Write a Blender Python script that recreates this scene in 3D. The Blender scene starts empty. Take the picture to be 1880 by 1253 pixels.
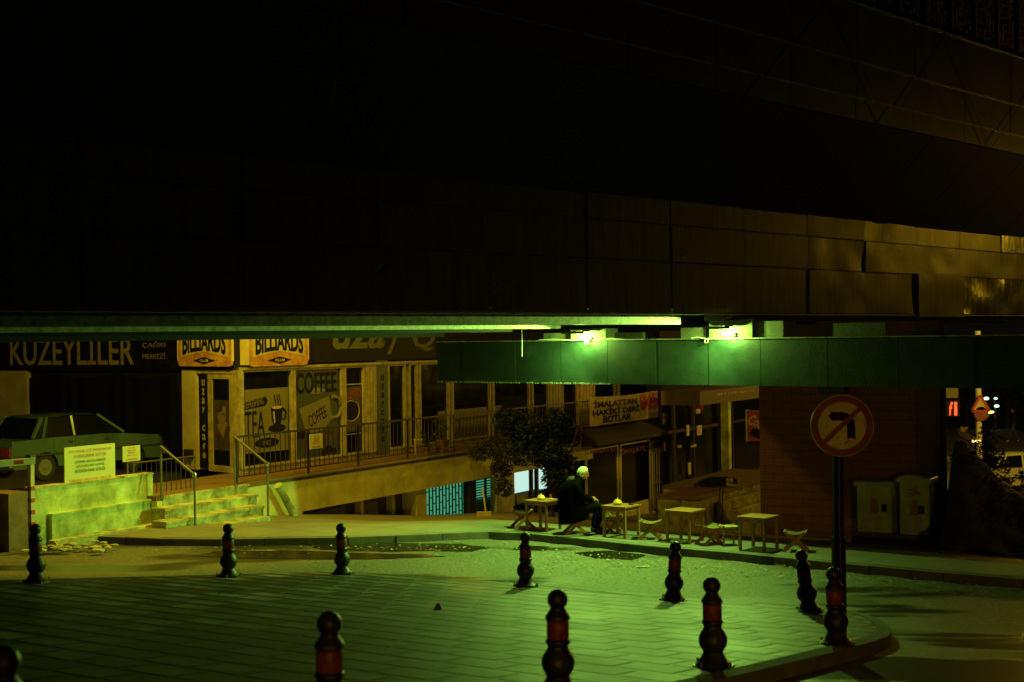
import bpy, bmesh, math, random
from mathutils import Vector, Matrix, noise
random.seed(7)
R = math.radians
SC = bpy.context.scene
COL = SC.collection

# ------------------------------------------------------------------ camera
F = 2600.0                       # focal length in photo pixels (1880 wide)
ROLL = 0.8; PITCH = -0.14
cam = bpy.data.cameras.new('camera'); co = bpy.data.objects.new('camera', cam); COL.objects.link(co)
cam.sensor_width = 36; cam.lens = 36 * F / 1880
cam.clip_start = 0.1; cam.clip_end = 2000
CM = Matrix.Rotation(R(90 + PITCH), 4, 'X') @ Matrix.Rotation(R(-ROLL), 4, 'Z')
co.matrix_world = CM
SC.camera = co
cam.dof.use_dof = True; cam.dof.focus_distance = 26; cam.dof.aperture_fstop = 2.0

# ------------------------------------------------------------------ world: night sky, barely glowing
w = bpy.data.worlds.new('World'); SC.world = w; w.use_nodes = True
bg = w.node_tree.nodes['Background']
bg.inputs[0].default_value = (0.62, 0.58, 0.30, 1); bg.inputs[1].default_value = 0.004
SC.view_settings.view_transform = 'Standard'; SC.view_settings.look = 'None'
SC.view_settings.exposure = 0.0; SC.view_settings.gamma = 1

GREEN = (0.47, 1.0, 0.12); SODIUM = (1.0, 0.56, 0.02); WARM = (1.0, 0.60, 0.05)
def lamp(name, kind, loc, power, col, size=0.08, target=None, angle=None, blend=0.4):
    l = bpy.data.lights.new(name, kind); l.energy = power; l.color = col
    l.shadow_soft_size = size
    o = bpy.data.objects.new(name, l); COL.objects.link(o); o.location = loc
    if target is not None:
        o.rotation_euler = (Vector(target) - Vector(loc)).to_track_quat('-Z', 'Y').to_euler()
    if angle: l.spot_size = R(angle); l.spot_blend = blend
    return o

# ------------------------------------------------------------------ measuring helpers
R3 = CM.to_3x3()
def ray(px, py):
    return R3 @ Vector(((px - 940) / F, -(py - 626.5) / F, -1))
def atd(px, py, d):
    r = ray(px, py); return r * (d / r.y)
class Fr:                         # vertical reference plane: U runs to the right, N points to the camera side
    def __init__(s, ox, oy, ux, uy):
        l = math.hypot(ux, uy); s.O = Vector((ox, oy, 0)); s.U = Vector((ux / l, uy / l, 0)); s.N = Vector((s.U.y, -s.U.x, 0))
    def p(s, u, n, z): return s.O + s.U * u + s.N * n + Vector((0, 0, z))
    def uz(s, px, py, n=0):
        r = ray(px, py); t = (n + s.O.dot(s.N)) / r.dot(s.N); P = r * t
        return (P - s.O).dot(s.U), P.z
    def u(s, px, n=0, py=700): return s.uz(px, py, n)[0]
    def z(s, px, py, n=0): return s.uz(px, py, n)[1]
KB = Fr(-5.97, 31.0, .495, .869)          # terrace shops
BR = Fr(3.1, 22.3, .675, .738)            # overpass
CP = Fr(3.67, 22.95, .78, -.626)           # pier cap across the overpass
BW = Fr(5.39, 31.0, .873, -.487)          # brick building
_c = KB.p(0, 0, 0)
DR = Fr(_c.x - 1.56, _c.y + 1.54, .71, -.70)      # door face of the corner shop, u 0..2.2
LF = Fr(-9.03, 38.5, .869, -.495)         # drapery / sign facade at left (u negative goes left)

def sm(a, b, x):
    t = min(1, max(0, (x - a) / (b - a))); return t * t * (3 - 2 * t)
def plaza_z(x, y): return -1.605 - .04 * x - .093 * y
def road_z(x, y):
    a = plaza_z(x, y) - .13; b = -3.52; k = .12
    h = max(0, min(1, .5 + .5 * (a - b) / k))
    return b * (1 - h) + a * h + k * h * (1 - h)
def onz(px, py, z=None, f=None):
    r = ray(px, py)
    if f is None: return r * (z / r.z)
    t = 5.0
    while t < 200:
        P = r * t
        if P.z <= f(P.x, P.y): break
        t += .02
    return P
KERB = [onz(px, py, -3.40) for px, py in [(-250, 968), (170, 984), (293, 989), (408, 990), (640, 987), (897, 976.5), (960, 979), (1067, 989), (1139, 997), (1225, 1005), (1336, 1014), (1597, 1039), (1732, 1052), (1880, 1064), (2100, 1081), (2600, 1120)]]
def kerb_y(x):
    if x <= KERB[0].x: return KERB[0].y
    for a, b in zip(KERB, KERB[1:]):
        if a.x <= x <= b.x: return a.y + (b.y - a.y) * (x - a.x) / (b.x - a.x)
    return KERB[-1].y
def walk_z(x, y):
    y0 = kerb_y(x) + 1.6
    s = .02 + .09 * sm(-9, -1.5, x)
    z = -3.40 - s * max(0, y - y0)
    lim = -5.75
    return max(z, lim - .012 * max(0, y - 40)) if x > -6 else max(z, -3.6)
def ground_hit(px, py): return onz(px, py, f=walk_z)

# ------------------------------------------------------------------ scene-graph helpers
ORG = {}
def tag(o, label, cat, group=None, kind=None):
    if label: o['label'] = label
    if cat: o['category'] = cat
    if group: o['group'] = group
    if kind: o['kind'] = kind
    return o
def thing(name, label, cat, loc=(0, 0, 0), rotz=0, group=None):
    o = bpy.data.objects.new(name, None); o.empty_display_size = .2; COL.objects.link(o); o.location = loc
    o.rotation_euler = (0, 0, rotz)
    ORG[o.name] = Vector(loc); return tag(o, label, cat, group)
def obj(name, bm, m, parent=None, smooth=False, world=True, recalc=True):
    """link bm as one mesh; world=True: the vertices are world points"""
    if recalc and len(bm.faces) < 60000: bmesh.ops.recalc_face_normals(bm, faces=bm.faces)
    off = ORG.get(parent.name, Vector()) if (parent and world) else Vector()
    if world and off.length: bmesh.ops.translate(bm, verts=bm.verts, vec=-off)
    me = bpy.data.meshes.new(name); bm.to_mesh(me); bm.free()
    o = bpy.data.objects.new(name, me); COL.objects.link(o)
    for mm in (m if isinstance(m, (list, tuple)) else [m]): me.materials.append(mm)
    if smooth:
        for p in me.polygons: p.use_smooth = True
        try: me.set_sharp_from_angle(angle=R(40))
        except Exception: pass
    if parent:
        o.parent = parent; ORG[o.name] = off
    return o
def single(name, bm, m, label, cat, group=None, kind=None, smooth=False):
    return tag(obj(name, bm, m, None, smooth), label, cat, group, kind)
def copy_tree(o, parent=None):
    c = o.copy(); COL.objects.link(c)
    if parent: c.parent = parent
    for ch in list(o.children): copy_tree(ch, c)
    return c
B = bmesh.new
def resamp(P, st):
    out = [P[0]]
    for a, b in zip(P, P[1:]):
        n = max(1, round((b - a).length / st))
        for i in range(1, n + 1): out.append(a.lerp(b, i / n))
    return out
def box(bm, fr, u0, u1, n0, n1, z0, z1, mi=0):
    vs = [bm.verts.new(fr.p(u, n, z)) for z in (z0, z1) for u, n in ((u0, n0), (u1, n0), (u1, n1), (u0, n1))]
    fs = []
    for q in ((3, 2, 1, 0), (4, 5, 6, 7), (0, 1, 5, 4), (1, 2, 6, 5), (2, 3, 7, 6), (3, 0, 4, 7)):
        f = bm.faces.new([vs[i] for i in q]); f.material_index = mi; fs.append(f)
    return fs
W0 = Fr(0, 0, 1, 0)               # plain axes: u = x, n = -y
def lbox(bm, x0, x1, y0, y1, z0, z1, M=None):
    vs = [Vector((x, y, z)) for z in (z0, z1) for x, y in ((x0, y0), (x1, y0), (x1, y1), (x0, y1))]
    if M: vs = [M @ v for v in vs]
    vs = [bm.verts.new(v) for v in vs]
    for q in ((3, 2, 1, 0), (4, 5, 6, 7), (0, 1, 5, 4), (1, 2, 6, 5), (2, 3, 7, 6), (3, 0, 4, 7)): bm.faces.new([vs[i] for i in q])
def bar(bm, a, b, wx, wy=None, up=Vector((0, 0, 1))):
    a = Vector(a); b = Vector(b); wy = wy or wx; d = (b - a).normalized()
    s = d.cross(up)
    if s.length < 1e-3: s = d.cross(Vector((1, 0, 0)))
    s.normalize(); t = s.cross(d)
    vs = [bm.verts.new(p + s * i * wx / 2 + t * j * wy / 2) for p in (a, b) for i, j in ((-1, -1), (1, -1), (1, 1), (-1, 1))]
    for q in ((3, 2, 1, 0), (4, 5, 6, 7), (0, 1, 5, 4), (1, 2, 6, 5), (2, 3, 7, 6), (3, 0, 4, 7)): bm.faces.new([vs[i] for i in q])
def tube(bm, pts, r, seg=8, cap=True):
    pts = [Vector(p) for p in pts]; rings = []
    for i, p in enumerate(pts):
        d = (pts[min(i + 1, len(pts) - 1)] - pts[max(i - 1, 0)]).normalized()
        s = d.cross(Vector((0, 0, 1)));
        if s.length < 1e-3: s = Vector((1, 0, 0))
        s.normalize(); t = s.cross(d)
        rr = r[i] if isinstance(r, (list, tuple)) else r
        rings.append([bm.verts.new(p + (s * math.cos(k * math.tau / seg) + t * math.sin(k * math.tau / seg)) * rr) for k in range(seg)])
    for a, b in zip(rings, rings[1:]):
        for k in range(seg): bm.faces.new((a[k], a[(k + 1) % seg], b[(k + 1) % seg], b[k]))
    if cap: bm.faces.new(rings[0]); bm.faces.new(rings[-1][::-1])
def lathe(bm, prof, seg=20, c=(0, 0, 0)):
    c = Vector(c); rings = []
    for r, z in prof:
        rings.append([bm.verts.new(c + Vector((r * math.cos(k * math.tau / seg), r * math.sin(k * math.tau / seg), z))) for k in range(seg)])
    for a, b in zip(rings, rings[1:]):
        for k in range(seg): bm.faces.new((a[k], a[(k + 1) % seg], b[(k + 1) % seg], b[k]))
    bm.faces.new(rings[0][::-1]); bm.faces.new(rings[-1])
def skin(pts, edges, radii, lv=2):
    """continuous tapered surface grown round a skeleton"""
    me = bpy.data.meshes.new('sk'); me.from_pydata([Vector(p) for p in pts], edges, [])
    o = bpy.data.objects.new('sk', me); COL.objects.link(o)
    o.modifiers.new('s', 'SKIN'); s = o.modifiers.new('b', 'SUBSURF'); s.levels = s.render_levels = lv
    if not me.skin_vertices: me.attributes
    sv = me.skin_vertices[0].data
    for i, r in enumerate(radii): sv[i].radius = (r, r) if not isinstance(r, tuple) else r
    sv[0].use_root = True
    dg = bpy.context.evaluated_depsgraph_get(); dg.update()
    m2 = bpy.data.meshes.new_from_object(o.evaluated_get(dg)); bm = bmesh.new(); bm.from_mesh(m2)
    bpy.data.objects.remove(o); bpy.data.meshes.remove(m2); bpy.data.meshes.remove(me)
    return bm
def text_bm(s, bold=0.0, shear=0.0, flatw=0.02):
    cu = bpy.data.curves.new('t', 'FONT'); cu.body = s; cu.extrude = flatw; cu.offset = bold; cu.shear = shear
    cu.resolution_u = 3
    o = bpy.data.objects.new('t', cu); COL.objects.link(o)
    dg = bpy.context.evaluated_depsgraph_get(); dg.update()
    me = bpy.data.meshes.new_from_object(o.evaluated_get(dg)); bm = bmesh.new(); bm.from_mesh(me)
    bpy.data.objects.remove(o); bpy.data.curves.remove(cu); bpy.data.meshes.remove(me)
    return bm
def text(dst, s, fr, u0, u1, z0, z1, n, bold=0.0, shear=0.0, th=.006, rot=0, arch=0):
    bm = text_bm(s, bold, shear)
    xs = [v.co.x for v in bm.verts]; ys = [v.co.y for v in bm.verts]
    if not xs: bm.free(); return
    x0, x1, y0, y1 = min(xs), max(xs), min(ys), max(ys)
    cu_, cz_ = (u0 + u1) / 2, (z0 + z1) / 2
    m = {}
    for v in bm.verts:
        a = (v.co.x - x0) / (x1 - x0); b = (v.co.y - y0) / (y1 - y0)
        u = u0 + (u1 - u0) * a; z = z0 + (z1 - z0) * b - arch * (2 * a - 1) ** 2 * (1 - b)
        du, dz = u - cu_, z - cz_
        u = cu_ + du * math.cos(rot) - dz * math.sin(rot); z = cz_ + du * math.sin(rot) + dz * math.cos(rot)
        m[v] = dst.verts.new(fr.p(u, n + (th if v.co.z > 0 else 0), z))
    for f in bm.faces:
        try: dst.faces.new([m[v] for v in f.verts])
        except ValueError: pass
    bm.free()
def poly(bm, fr, pts, n0, n1):
    """flat outline (u,z) extruded from n0 to n1"""
    a = [bm.verts.new(fr.p(u, n0, z)) for u, z in pts]; b = [bm.verts.new(fr.p(u, n1, z)) for u, z in pts]
    bm.faces.new(a); bm.faces.new(b[::-1]); k = len(pts)
    for i in range(k): bm.faces.new((a[i], a[(i + 1) % k], b[(i + 1) % k], b[i]))
def disc_pts(cu, cz, ru, rz, k=32): return [(cu + ru * math.cos(i * math.tau / k), cz + rz * math.sin(i * math.tau / k)) for i in range(k)]

# ------------------------------------------------------------------ materials
def mat(name, col, rough=.6, metal=0.0, var=.25, scale=3.0, bump=.0, bscale=40, spec=.5, streak=False, coat=0, stain=None):
    m = bpy.data.materials.new(name); m.use_nodes = True; nt = m.node_tree; N = nt.nodes; L = nt.links
    p = N['Principled BSDF']; p.inputs['Metallic'].default_value = metal; p.inputs['Specular IOR Level'].default_value = spec
    p.inputs['Coat Weight'].default_value = coat
    tc = N.new('ShaderNodeTexCoord'); mp = N.new('ShaderNodeMapping'); L.new(tc.outputs['Object'], mp.inputs[0])
    if streak: mp.inputs['Scale'].default_value = (6, 6, .5)
    no = N.new('ShaderNodeTexNoise'); no.inputs['Scale'].default_value = scale; no.inputs['Detail'].default_value = 8; no.inputs['Roughness'].default_value = .65
    L.new(mp.outputs[0], no.inputs['Vector'])
    cr = N.new('ShaderNodeValToRGB'); L.new(no.outputs['Fac'], cr.inputs[0])
    d = stain or tuple(c * (1 - var) for c in col[:3]); l = tuple(min(1, c * (1 + var * .6)) for c in col[:3])
    cr.color_ramp.elements[0].position = .35; cr.color_ramp.elements[0].color = (*d, 1)
    cr.color_ramp.elements[1].position = .68; cr.color_ramp.elements[1].color = (*l, 1)
    L.new(cr.outputs[0], p.inputs['Base Color'])
    mr = N.new('ShaderNodeMapRange'); mr.inputs['To Min'].default_value = max(0.02, rough - .12); mr.inputs['To Max'].default_value = min(1, rough + .12)
    L.new(no.outputs['Fac'], mr.inputs[0]); L.new(mr.outputs[0], p.inputs['Roughness'])
    if bump:
        n2 = N.new('ShaderNodeTexNoise'); n2.inputs['Scale'].default_value = bscale; n2.inputs['Detail'].default_value = 6
        L.new(tc.outputs['Object'], n2.inputs['Vector'])
        b = N.new('ShaderNodeBump'); b.inputs['Strength'].default_value = bump; b.inputs['Distance'].default_value = .02
        L.new(n2.outputs['Fac'], b.inputs['Height']); L.new(b.outputs[0], p.inputs['Normal'])
    return m
def emit(name, col, st, base=(.1, .1, .1)):
    m = bpy.data.materials.new(name); m.use_nodes = True; p = m.node_tree.nodes['Principled BSDF']
    p.inputs['Base Color'].default_value = (*base, 1); p.inputs['Emission Color'].default_value = (*col, 1); p.inputs['Emission Strength'].default_value = st
    return m
M = {}
M['green_metal'] = mat('green_metal', (.014, .033, .026), .5, .0, .3, 4, .15, 30)
M['girder'] = mat('girder_paint', (.36, .38, .29), .5, 0, .4, 8, .3, 60, stain=(.10, .09, .06))
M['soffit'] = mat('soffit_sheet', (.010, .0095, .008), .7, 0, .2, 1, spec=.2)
M['deck'] = mat('deck_dark', (.07, .07, .065), .8, 0, .2, 2)
M['fascia'] = mat('fascia_sheet', (.21, .21, .19), .42, .25, .35, 2.2, .1, 8, streak=True)
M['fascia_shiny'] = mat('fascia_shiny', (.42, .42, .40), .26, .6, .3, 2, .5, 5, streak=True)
M['parapet'] = mat('parapet_sheet', (.075, .073, .06), .45, .2, .2, 1.5, .1, 6)
M['trim'] = mat('edge_trim', (.5, .48, .42), .35, .6, .3, 4)
M['concrete'] = mat('concrete', (.13, .125, .09), .85, 0, .4, 6, .5, 50)
M['plaster'] = mat('plaster', (.80, .78, .36), .85, 0, .35, 1.3, .25, 30)
M['plaster_old'] = mat('plaster_old', (.60, .72, .34), .8, 0, .5, 2.2, .35, 25, stain=(.30, .34, .13))
M['wall_light'] = mat('wall_light', (.62, .58, .46), .75, 0, .2, 2, .1, 30)
M['dark_wall'] = mat('dark_wall', (.035, .032, .027), .8, 0, .3, 2, .2, 20, spec=.1)
M['frame'] = mat('cream_frame', (.50, .46, .32), .5, 0, .35, 5, stain=(.30, .26, .16))
M['glass'] = mat('dark_glass', (.008, .009, .008), .10, 0, .2, 3, spec=.3)
M['sign_dark'] = mat('sign_dark', (.022, .02, .016), .5, 0, .4, 6, .2, 18, stain=(.010, .009, .007), spec=.08)
M['letter_cream'] = mat('letter_cream', (.50, .46, .33), .6, 0, .3, 8)
M['letter_dim'] = mat('letter_dim', (.17, .19, .12), .6, 0, .3, 8)
M['letter_dark'] = mat('letter_dark', (.012, .012, .012), .6, spec=.15)
M['sign_orange'] = mat('sign_orange', (.70, .42, .13), .45, 0, .45, 3, stain=(.42, .17, .04))
M['sign_cream'] = mat('sign_cream', (.74, .62, .34), .45, 0, .2, 3)
M['poster_tea'] = mat('poster_tea', (.24, .23, .13), .5, 0, .15, 2)
M['poster_green'] = mat('poster_green', (.045, .07, .045), .45, 0, .3, 2)
M['poster_brown'] = mat('poster_brown', (.09, .07, .04), .5, 0, .5, 4)
M['green_board'] = mat('green_board', (.035, .08, .06), .45)
M['film'] = mat('window_film', (.12, .11, .06), .5, 0, .15, 2)
M['rail'] = mat('rail_dark', (.05, .04, .035), .45, .2)
M['rail_grey'] = mat('rail_grey', (.17, .17, .14), .55, .2)
M['chrome'] = mat('chrome', (.7, .7, .66), .2, .9, .1)
M['tile_red'] = mat('tile_red', (.24, .15, .09), .7, 0, .3, 4, .2, 20)
M['step'] = mat('step_stone', (.60, .60, .30), .8, 0, .5, 3, .4, 30, stain=(.18, .16, .09))
M['shutter'] = mat('shutter', (.12, .10, .07), .6, 0, .3, 3)
M['kerb'] = mat('kerb_stone', (.13, .125, .105), .85, 0, .35, 3, .4, 40)
M['bollard'] = mat('bollard_black', (.010, .011, .010), .42, .1, .3, 14, .35, 45, stain=(.035, .032, .022))
M['band'] = mat('bollard_red_band', (.30, .035, .018), .5, 0, .3, 16, .2, 40, stain=(.09, .02, .012))
M['wood'] = mat('wood', (.40, .17, .045), .55, 0, .35, 14, .15, 40, streak=True)
M['wood_dark'] = mat('wood_dark', (.16, .09, .05), .6, 0, .3, 14)
M['seat_wood'] = mat('seat_wood', (.50, .40, .18), .5, 0, .25, 14)
M['coat'] = mat('coat_black', (.0016, .0015, .0015), .95, 0, .4, 12, .4, 60, spec=.02)
M['trouser'] = mat('trouser_dark', (.007, .007, .005), .95, 0, .3, 10, .3, 80, spec=.03)
M['shoe'] = mat('shoe_black', (.012, .012, .012), .35)
M['skin'] = mat('skin', (.46, .17, .06), .5, 0, .12, 20)
M['hair_white'] = mat('hair_white', (.62, .62, .56), .8, 0, .25, 60, .5, 120)
M['sugar'] = mat('pot_yellow', (.72, .46, .10), .3, 0, .15, 10)
M['red'] = mat('red_paint', (.50, .05, .03), .45)
M['sign_red'] = mat('sign_red', (.20, .018, .010), .5, 0, .25, 7)
M['sign_face'] = mat('sign_face', (.62, .55, .38), .6, 0, .25, 9, stain=(.46, .38, .22))
M['sign_back'] = mat('sign_back', (.3, .3, .28), .4, .6)
M['white'] = mat('white_paint', (.75, .76, .72), .5, 0, .08, 4)
M['notice'] = mat('notice_panel', (.70, .74, .36), .45, 0, .08, 3)
M['notice_red'] = mat('notice_red', (.70, .22, .08), .5)
M['notice_green'] = mat('notice_text', (.10, .14, .04), .5)
M['car_teal'] = mat('car_teal', (.09, .16, .15), .22, .3, .15, 2, coat=.5)
M['car_white'] = mat('car_white', (.7, .7, .66), .25, 0, .1, 2, coat=.5)
M['tyre'] = mat('tyre', (.015, .015, .015), .8)
M['banner'] = mat('banner_cloth', (.78, .70, .46), .7, 0, .2, 3, .4, 8)
M['cabinet'] = mat('cabinet_green', (.50, .68, .50), .55, 0, .3, 4, .15, 30)
M['foil'] = mat('warning_foil', (.50, .40, .08), .5)
M['rock'] = mat('rock', (.055, .05, .04), .95, 0, .5, 3, .8, 10)
M['bark'] = mat('bark', (.06, .045, .03), .9, 0, .3, 12, .5, 40)
M['dog'] = mat('dog_black', (.02, .018, .015), .9, 0, .5, 30, .5, 80)
M['dog_white'] = mat('dog_white', (.5, .47, .36), .9, 0, .3, 30, .5, 80)
M['pot'] = mat('clay_pot', (.20, .09, .05), .8, 0, .3, 8)
M['teal_tile'] = mat('teal_tile', (.10, .28, .22), .4)
M['cloth_red'] = mat('cloth_red', (.20, .06, .03), .9)
M['poly_dark'] = mat('drape_dark', (.022, .020, .018), .75, 0, .3, 2, .3, 6)
M['leaf'] = mat('leaf', (.030, .048, .018), .55, 0, .5, 2.0)
M['leaf_dry'] = mat('leaf_dry', (.07, .068, .028), .6, 0, .4, 2.0)
M['litter'] = mat('dry_litter', (.40, .37, .2), .7, 0, .5, 9)
M['puddle'] = mat('puddle_water', (.030, .024, .014), .13, 0, .4, 3, .1, 25)
M['teal_lit'] = emit('teal_lit_window', (.09, .52, .27), .60)
M['cyan_lit'] = emit('lit_room', (.55, .85, .72), 1.0)
M['neon'] = emit('red_neon', (1, .06, .02), 2.2)
M['far_light'] = emit('far_lamp', (.6, 1, .8), 2.5)
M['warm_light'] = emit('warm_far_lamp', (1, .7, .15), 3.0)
M['lamp_green'] = emit('lamp_lens', GREEN, 14)
M['sodium_lens'] = emit('sodium_lens', SODIUM, 20)

def tile_mat():
    m = bpy.data.materials.new('plaza_slabs'); m.use_nodes = True; nt = m.node_tree; N = nt.nodes; L = nt.links; p = N['Principled BSDF']
    tc = N.new('ShaderNodeTexCoord'); mp = N.new('ShaderNodeMapping'); mp.inputs['Rotation'].default_value = (0, 0, R(36)); mp.inputs['Location'].default_value = (.1, .2, 0)
    L.new(tc.outputs['Object'], mp.inputs[0])
    wn = N.new('ShaderNodeTexNoise'); wn.inputs['Scale'].default_value = 1.3; wn.inputs['Detail'].default_value = 3; L.new(tc.outputs['Object'], wn.inputs['Vector'])
    wm = N.new('ShaderNodeVectorMath'); wm.operation = 'MULTIPLY_ADD'; wm.inputs[1].default_value = (.02, .02, 0); L.new(wn.outputs['Color'], wm.inputs[0]); L.new(mp.outputs[0], wm.inputs[2])
    br = N.new('ShaderNodeTexBrick'); br.inputs['Scale'].default_value = 1; br.inputs['Brick Width'].default_value = .58; br.inputs['Row Height'].default_value = .42
    br.inputs['Mortar Size'].default_value = .05; br.inputs['Mortar Smooth'].default_value = .5; br.inputs['Bias'].default_value = -.1
    br.inputs['Color1'].default_value = (.07, .068, .06, 1); br.inputs['Color2'].default_value = (.36, .35, .31, 1); br.inputs['Mortar'].default_value = (.006, .006, .005, 1)
    L.new(wm.outputs[0], br.inputs['Vector'])
    sy = N.new('ShaderNodeSeparateXYZ'); L.new(wm.outputs[0], sy.inputs[0])
    pg = N.new('ShaderNodeMath'); pg.operation = 'PINGPONG'; pg.inputs[1].default_value = .21; L.new(sy.outputs['Y'], pg.inputs[0])
    rn = N.new('ShaderNodeTexNoise'); rn.inputs['Scale'].default_value = 2.2; rn.inputs['Detail'].default_value = 4; L.new(tc.outputs['Object'], rn.inputs['Vector'])
    wd = N.new('ShaderNodeMapRange'); wd.inputs['From Min'].default_value = .3; wd.inputs['From Max'].default_value = .7; wd.inputs['To Min'].default_value = .065; wd.inputs['To Max'].default_value = .15; L.new(rn.outputs['Fac'], wd.inputs[0])
    rm = N.new('ShaderNodeMapRange'); rm.inputs['To Min'].default_value = .03; rm.inputs['To Max'].default_value = 1; rm.inputs['From Min'].default_value = .03; L.new(pg.outputs[0], rm.inputs[0]); L.new(wd.outputs[0], rm.inputs['From Max'])
    no = N.new('ShaderNodeTexNoise'); no.inputs['Scale'].default_value = 1.1; no.inputs['Detail'].default_value = 9; no.inputs['Roughness'].default_value = .7; L.new(tc.outputs['Object'], no.inputs['Vector'])
    cr = N.new('ShaderNodeValToRGB'); cr.color_ramp.elements[0].position = .40; cr.color_ramp.elements[0].color = (.24, .22, .17, 1); cr.color_ramp.elements[1].position = .60; L.new(no.outputs['Fac'], cr.inputs[0])
    sp = N.new('ShaderNodeTexNoise'); sp.inputs['Scale'].default_value = 45; sp.inputs['Detail'].default_value = 4; L.new(tc.outputs['Object'], sp.inputs['Vector'])
    cs = N.new('ShaderNodeValToRGB'); cs.color_ramp.elements[0].position = .3; cs.color_ramp.elements[0].color = (.5, .5, .5, 1); cs.color_ramp.elements[1].position = .65; L.new(sp.outputs['Fac'], cs.inputs[0])
    mx = N.new('ShaderNodeMix'); mx.data_type = 'RGBA'; mx.blend_type = 'MULTIPLY'; mx.inputs['Factor'].default_value = 1
    L.new(br.outputs['Color'], mx.inputs['A']); L.new(cr.outputs[0], mx.inputs['B'])
    m2 = N.new('ShaderNodeMix'); m2.data_type = 'RGBA'; m2.blend_type = 'MULTIPLY'; m2.inputs['Factor'].default_value = .8
    m0 = N.new('ShaderNodeMix'); m0.data_type = 'RGBA'; m0.blend_type = 'MULTIPLY'; m0.inputs['Factor'].default_value = 1; L.new(mx.outputs['Result'], m0.inputs['A']); L.new(rm.outputs[0], m0.inputs['B']); L.new(m0.outputs['Result'], m2.inputs['A']); L.new(cs.outputs[0], m2.inputs['B'])
    bn = N.new('ShaderNodeTexNoise'); bn.inputs['Scale'].default_value = .38; bn.inputs['Detail'].default_value = 5; L.new(tc.outputs['Object'], bn.inputs['Vector'])
    bc = N.new('ShaderNodeValToRGB'); bc.color_ramp.elements[0].position = .38; bc.color_ramp.elements[0].color = (.42, .38, .30, 1); bc.color_ramp.elements[1].position = .60; L.new(bn.outputs['Fac'], bc.inputs[0])
    m3 = N.new('ShaderNodeMix'); m3.data_type = 'RGBA'; m3.blend_type = 'MULTIPLY'; m3.inputs['Factor'].default_value = 1
    L.new(m2.outputs['Result'], m3.inputs['A']); L.new(bc.outputs[0], m3.inputs['B']); L.new(m3.outputs['Result'], p.inputs['Base Color'])
    rr = N.new('ShaderNodeMapRange'); rr.inputs['To Min'].default_value = .32; rr.inputs['To Max'].default_value = .75; L.new(no.outputs['Fac'], rr.inputs[0]); L.new(rr.outputs[0], p.inputs['Roughness'])
    h = N.new('ShaderNodeMath'); h.operation = 'MULTIPLY_ADD'; h.inputs[1].default_value = -1.0; L.new(br.outputs['Fac'], h.inputs[0]); 
    h2 = N.new('ShaderNodeMath'); h2.operation = 'MULTIPLY'; h2.inputs[1].default_value = .25; L.new(sp.outputs['Fac'], h2.inputs[0]); L.new(h2.outputs[0], h.inputs[2])
    b = N.new('ShaderNodeBump'); b.inputs['Strength'].default_value = .9; b.inputs['Distance'].default_value = .03; L.new(h.outputs[0], b.inputs['Height']); L.new(b.outputs[0], p.inputs['Normal'])
    return m
def asphalt_mat():
    m = bpy.data.materials.new('asphalt'); m.use_nodes = True; nt = m.node_tree; N = nt.nodes; L = nt.links; p = N['Principled BSDF']
    tc = N.new('ShaderNodeTexCoord')
    sp = N.new('ShaderNodeTexNoise'); sp.inputs['Scale'].default_value = 19; sp.inputs['Detail'].default_value = 5; sp.inputs['Roughness'].default_value = .8; L.new(tc.outputs['Object'], sp.inputs['Vector'])
    cs = N.new('ShaderNodeValToRGB'); e = cs.color_ramp.elements; e[0].position = .36; e[0].color = (.035, .034, .028, 1); e[1].position = .66; e[1].color = (.27, .26, .21, 1); L.new(sp.outputs['Fac'], cs.inputs[0])
    mp = N.new('ShaderNodeMapping'); mp.inputs['Scale'].default_value = (.42, 1.15, 1); mp.inputs['Location'].default_value = (3.1, -.6, 0); L.new(tc.outputs['Object'], mp.inputs[0])
    no = N.new('ShaderNodeTexNoise'); no.inputs['Scale'].default_value = .55; no.inputs['Detail'].default_value = 7; no.inputs['Roughness'].default_value = .55; L.new(mp.outputs[0], no.inputs['Vector'])
    pu = N.new('ShaderNodeValToRGB'); e = pu.color_ramp.elements; e[0].position = .50; e[0].color = (0, 0, 0, 1); e[1].position = .58; e[1].color = (1, 1, 1, 1); L.new(no.outputs['Fac'], pu.inputs[0])
    mx = N.new('ShaderNodeMix'); mx.data_type = 'RGBA'; L.new(pu.outputs[0], mx.inputs['Factor']); L.new(cs.outputs[0], mx.inputs['A']); mx.inputs['B'].default_value = (.05, .043, .028, 1)
    L.new(mx.outputs['Result'], p.inputs['Base Color'])
    rr = N.new('ShaderNodeMapRange'); rr.inputs['To Min'].default_value = .62; rr.inputs['To Max'].default_value = .30; L.new(pu.outputs[0], rr.inputs[0]); L.new(rr.outputs[0], p.inputs['Roughness'])
    bm_ = N.new('ShaderNodeMath'); bm_.operation = 'MULTIPLY_ADD'; bm_.inputs[1].default_value = -.8; bm_.inputs[2].default_value = .9; L.new(pu.outputs[0], bm_.inputs[0])
    b = N.new('ShaderNodeBump'); b.inputs['Distance'].default_value = .02; L.new(bm_.outputs[0], b.inputs['Strength']); L.new(sp.outputs['Fac'], b.inputs['Height']); L.new(b.outputs[0], p.inputs['Normal'])
    return m
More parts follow.
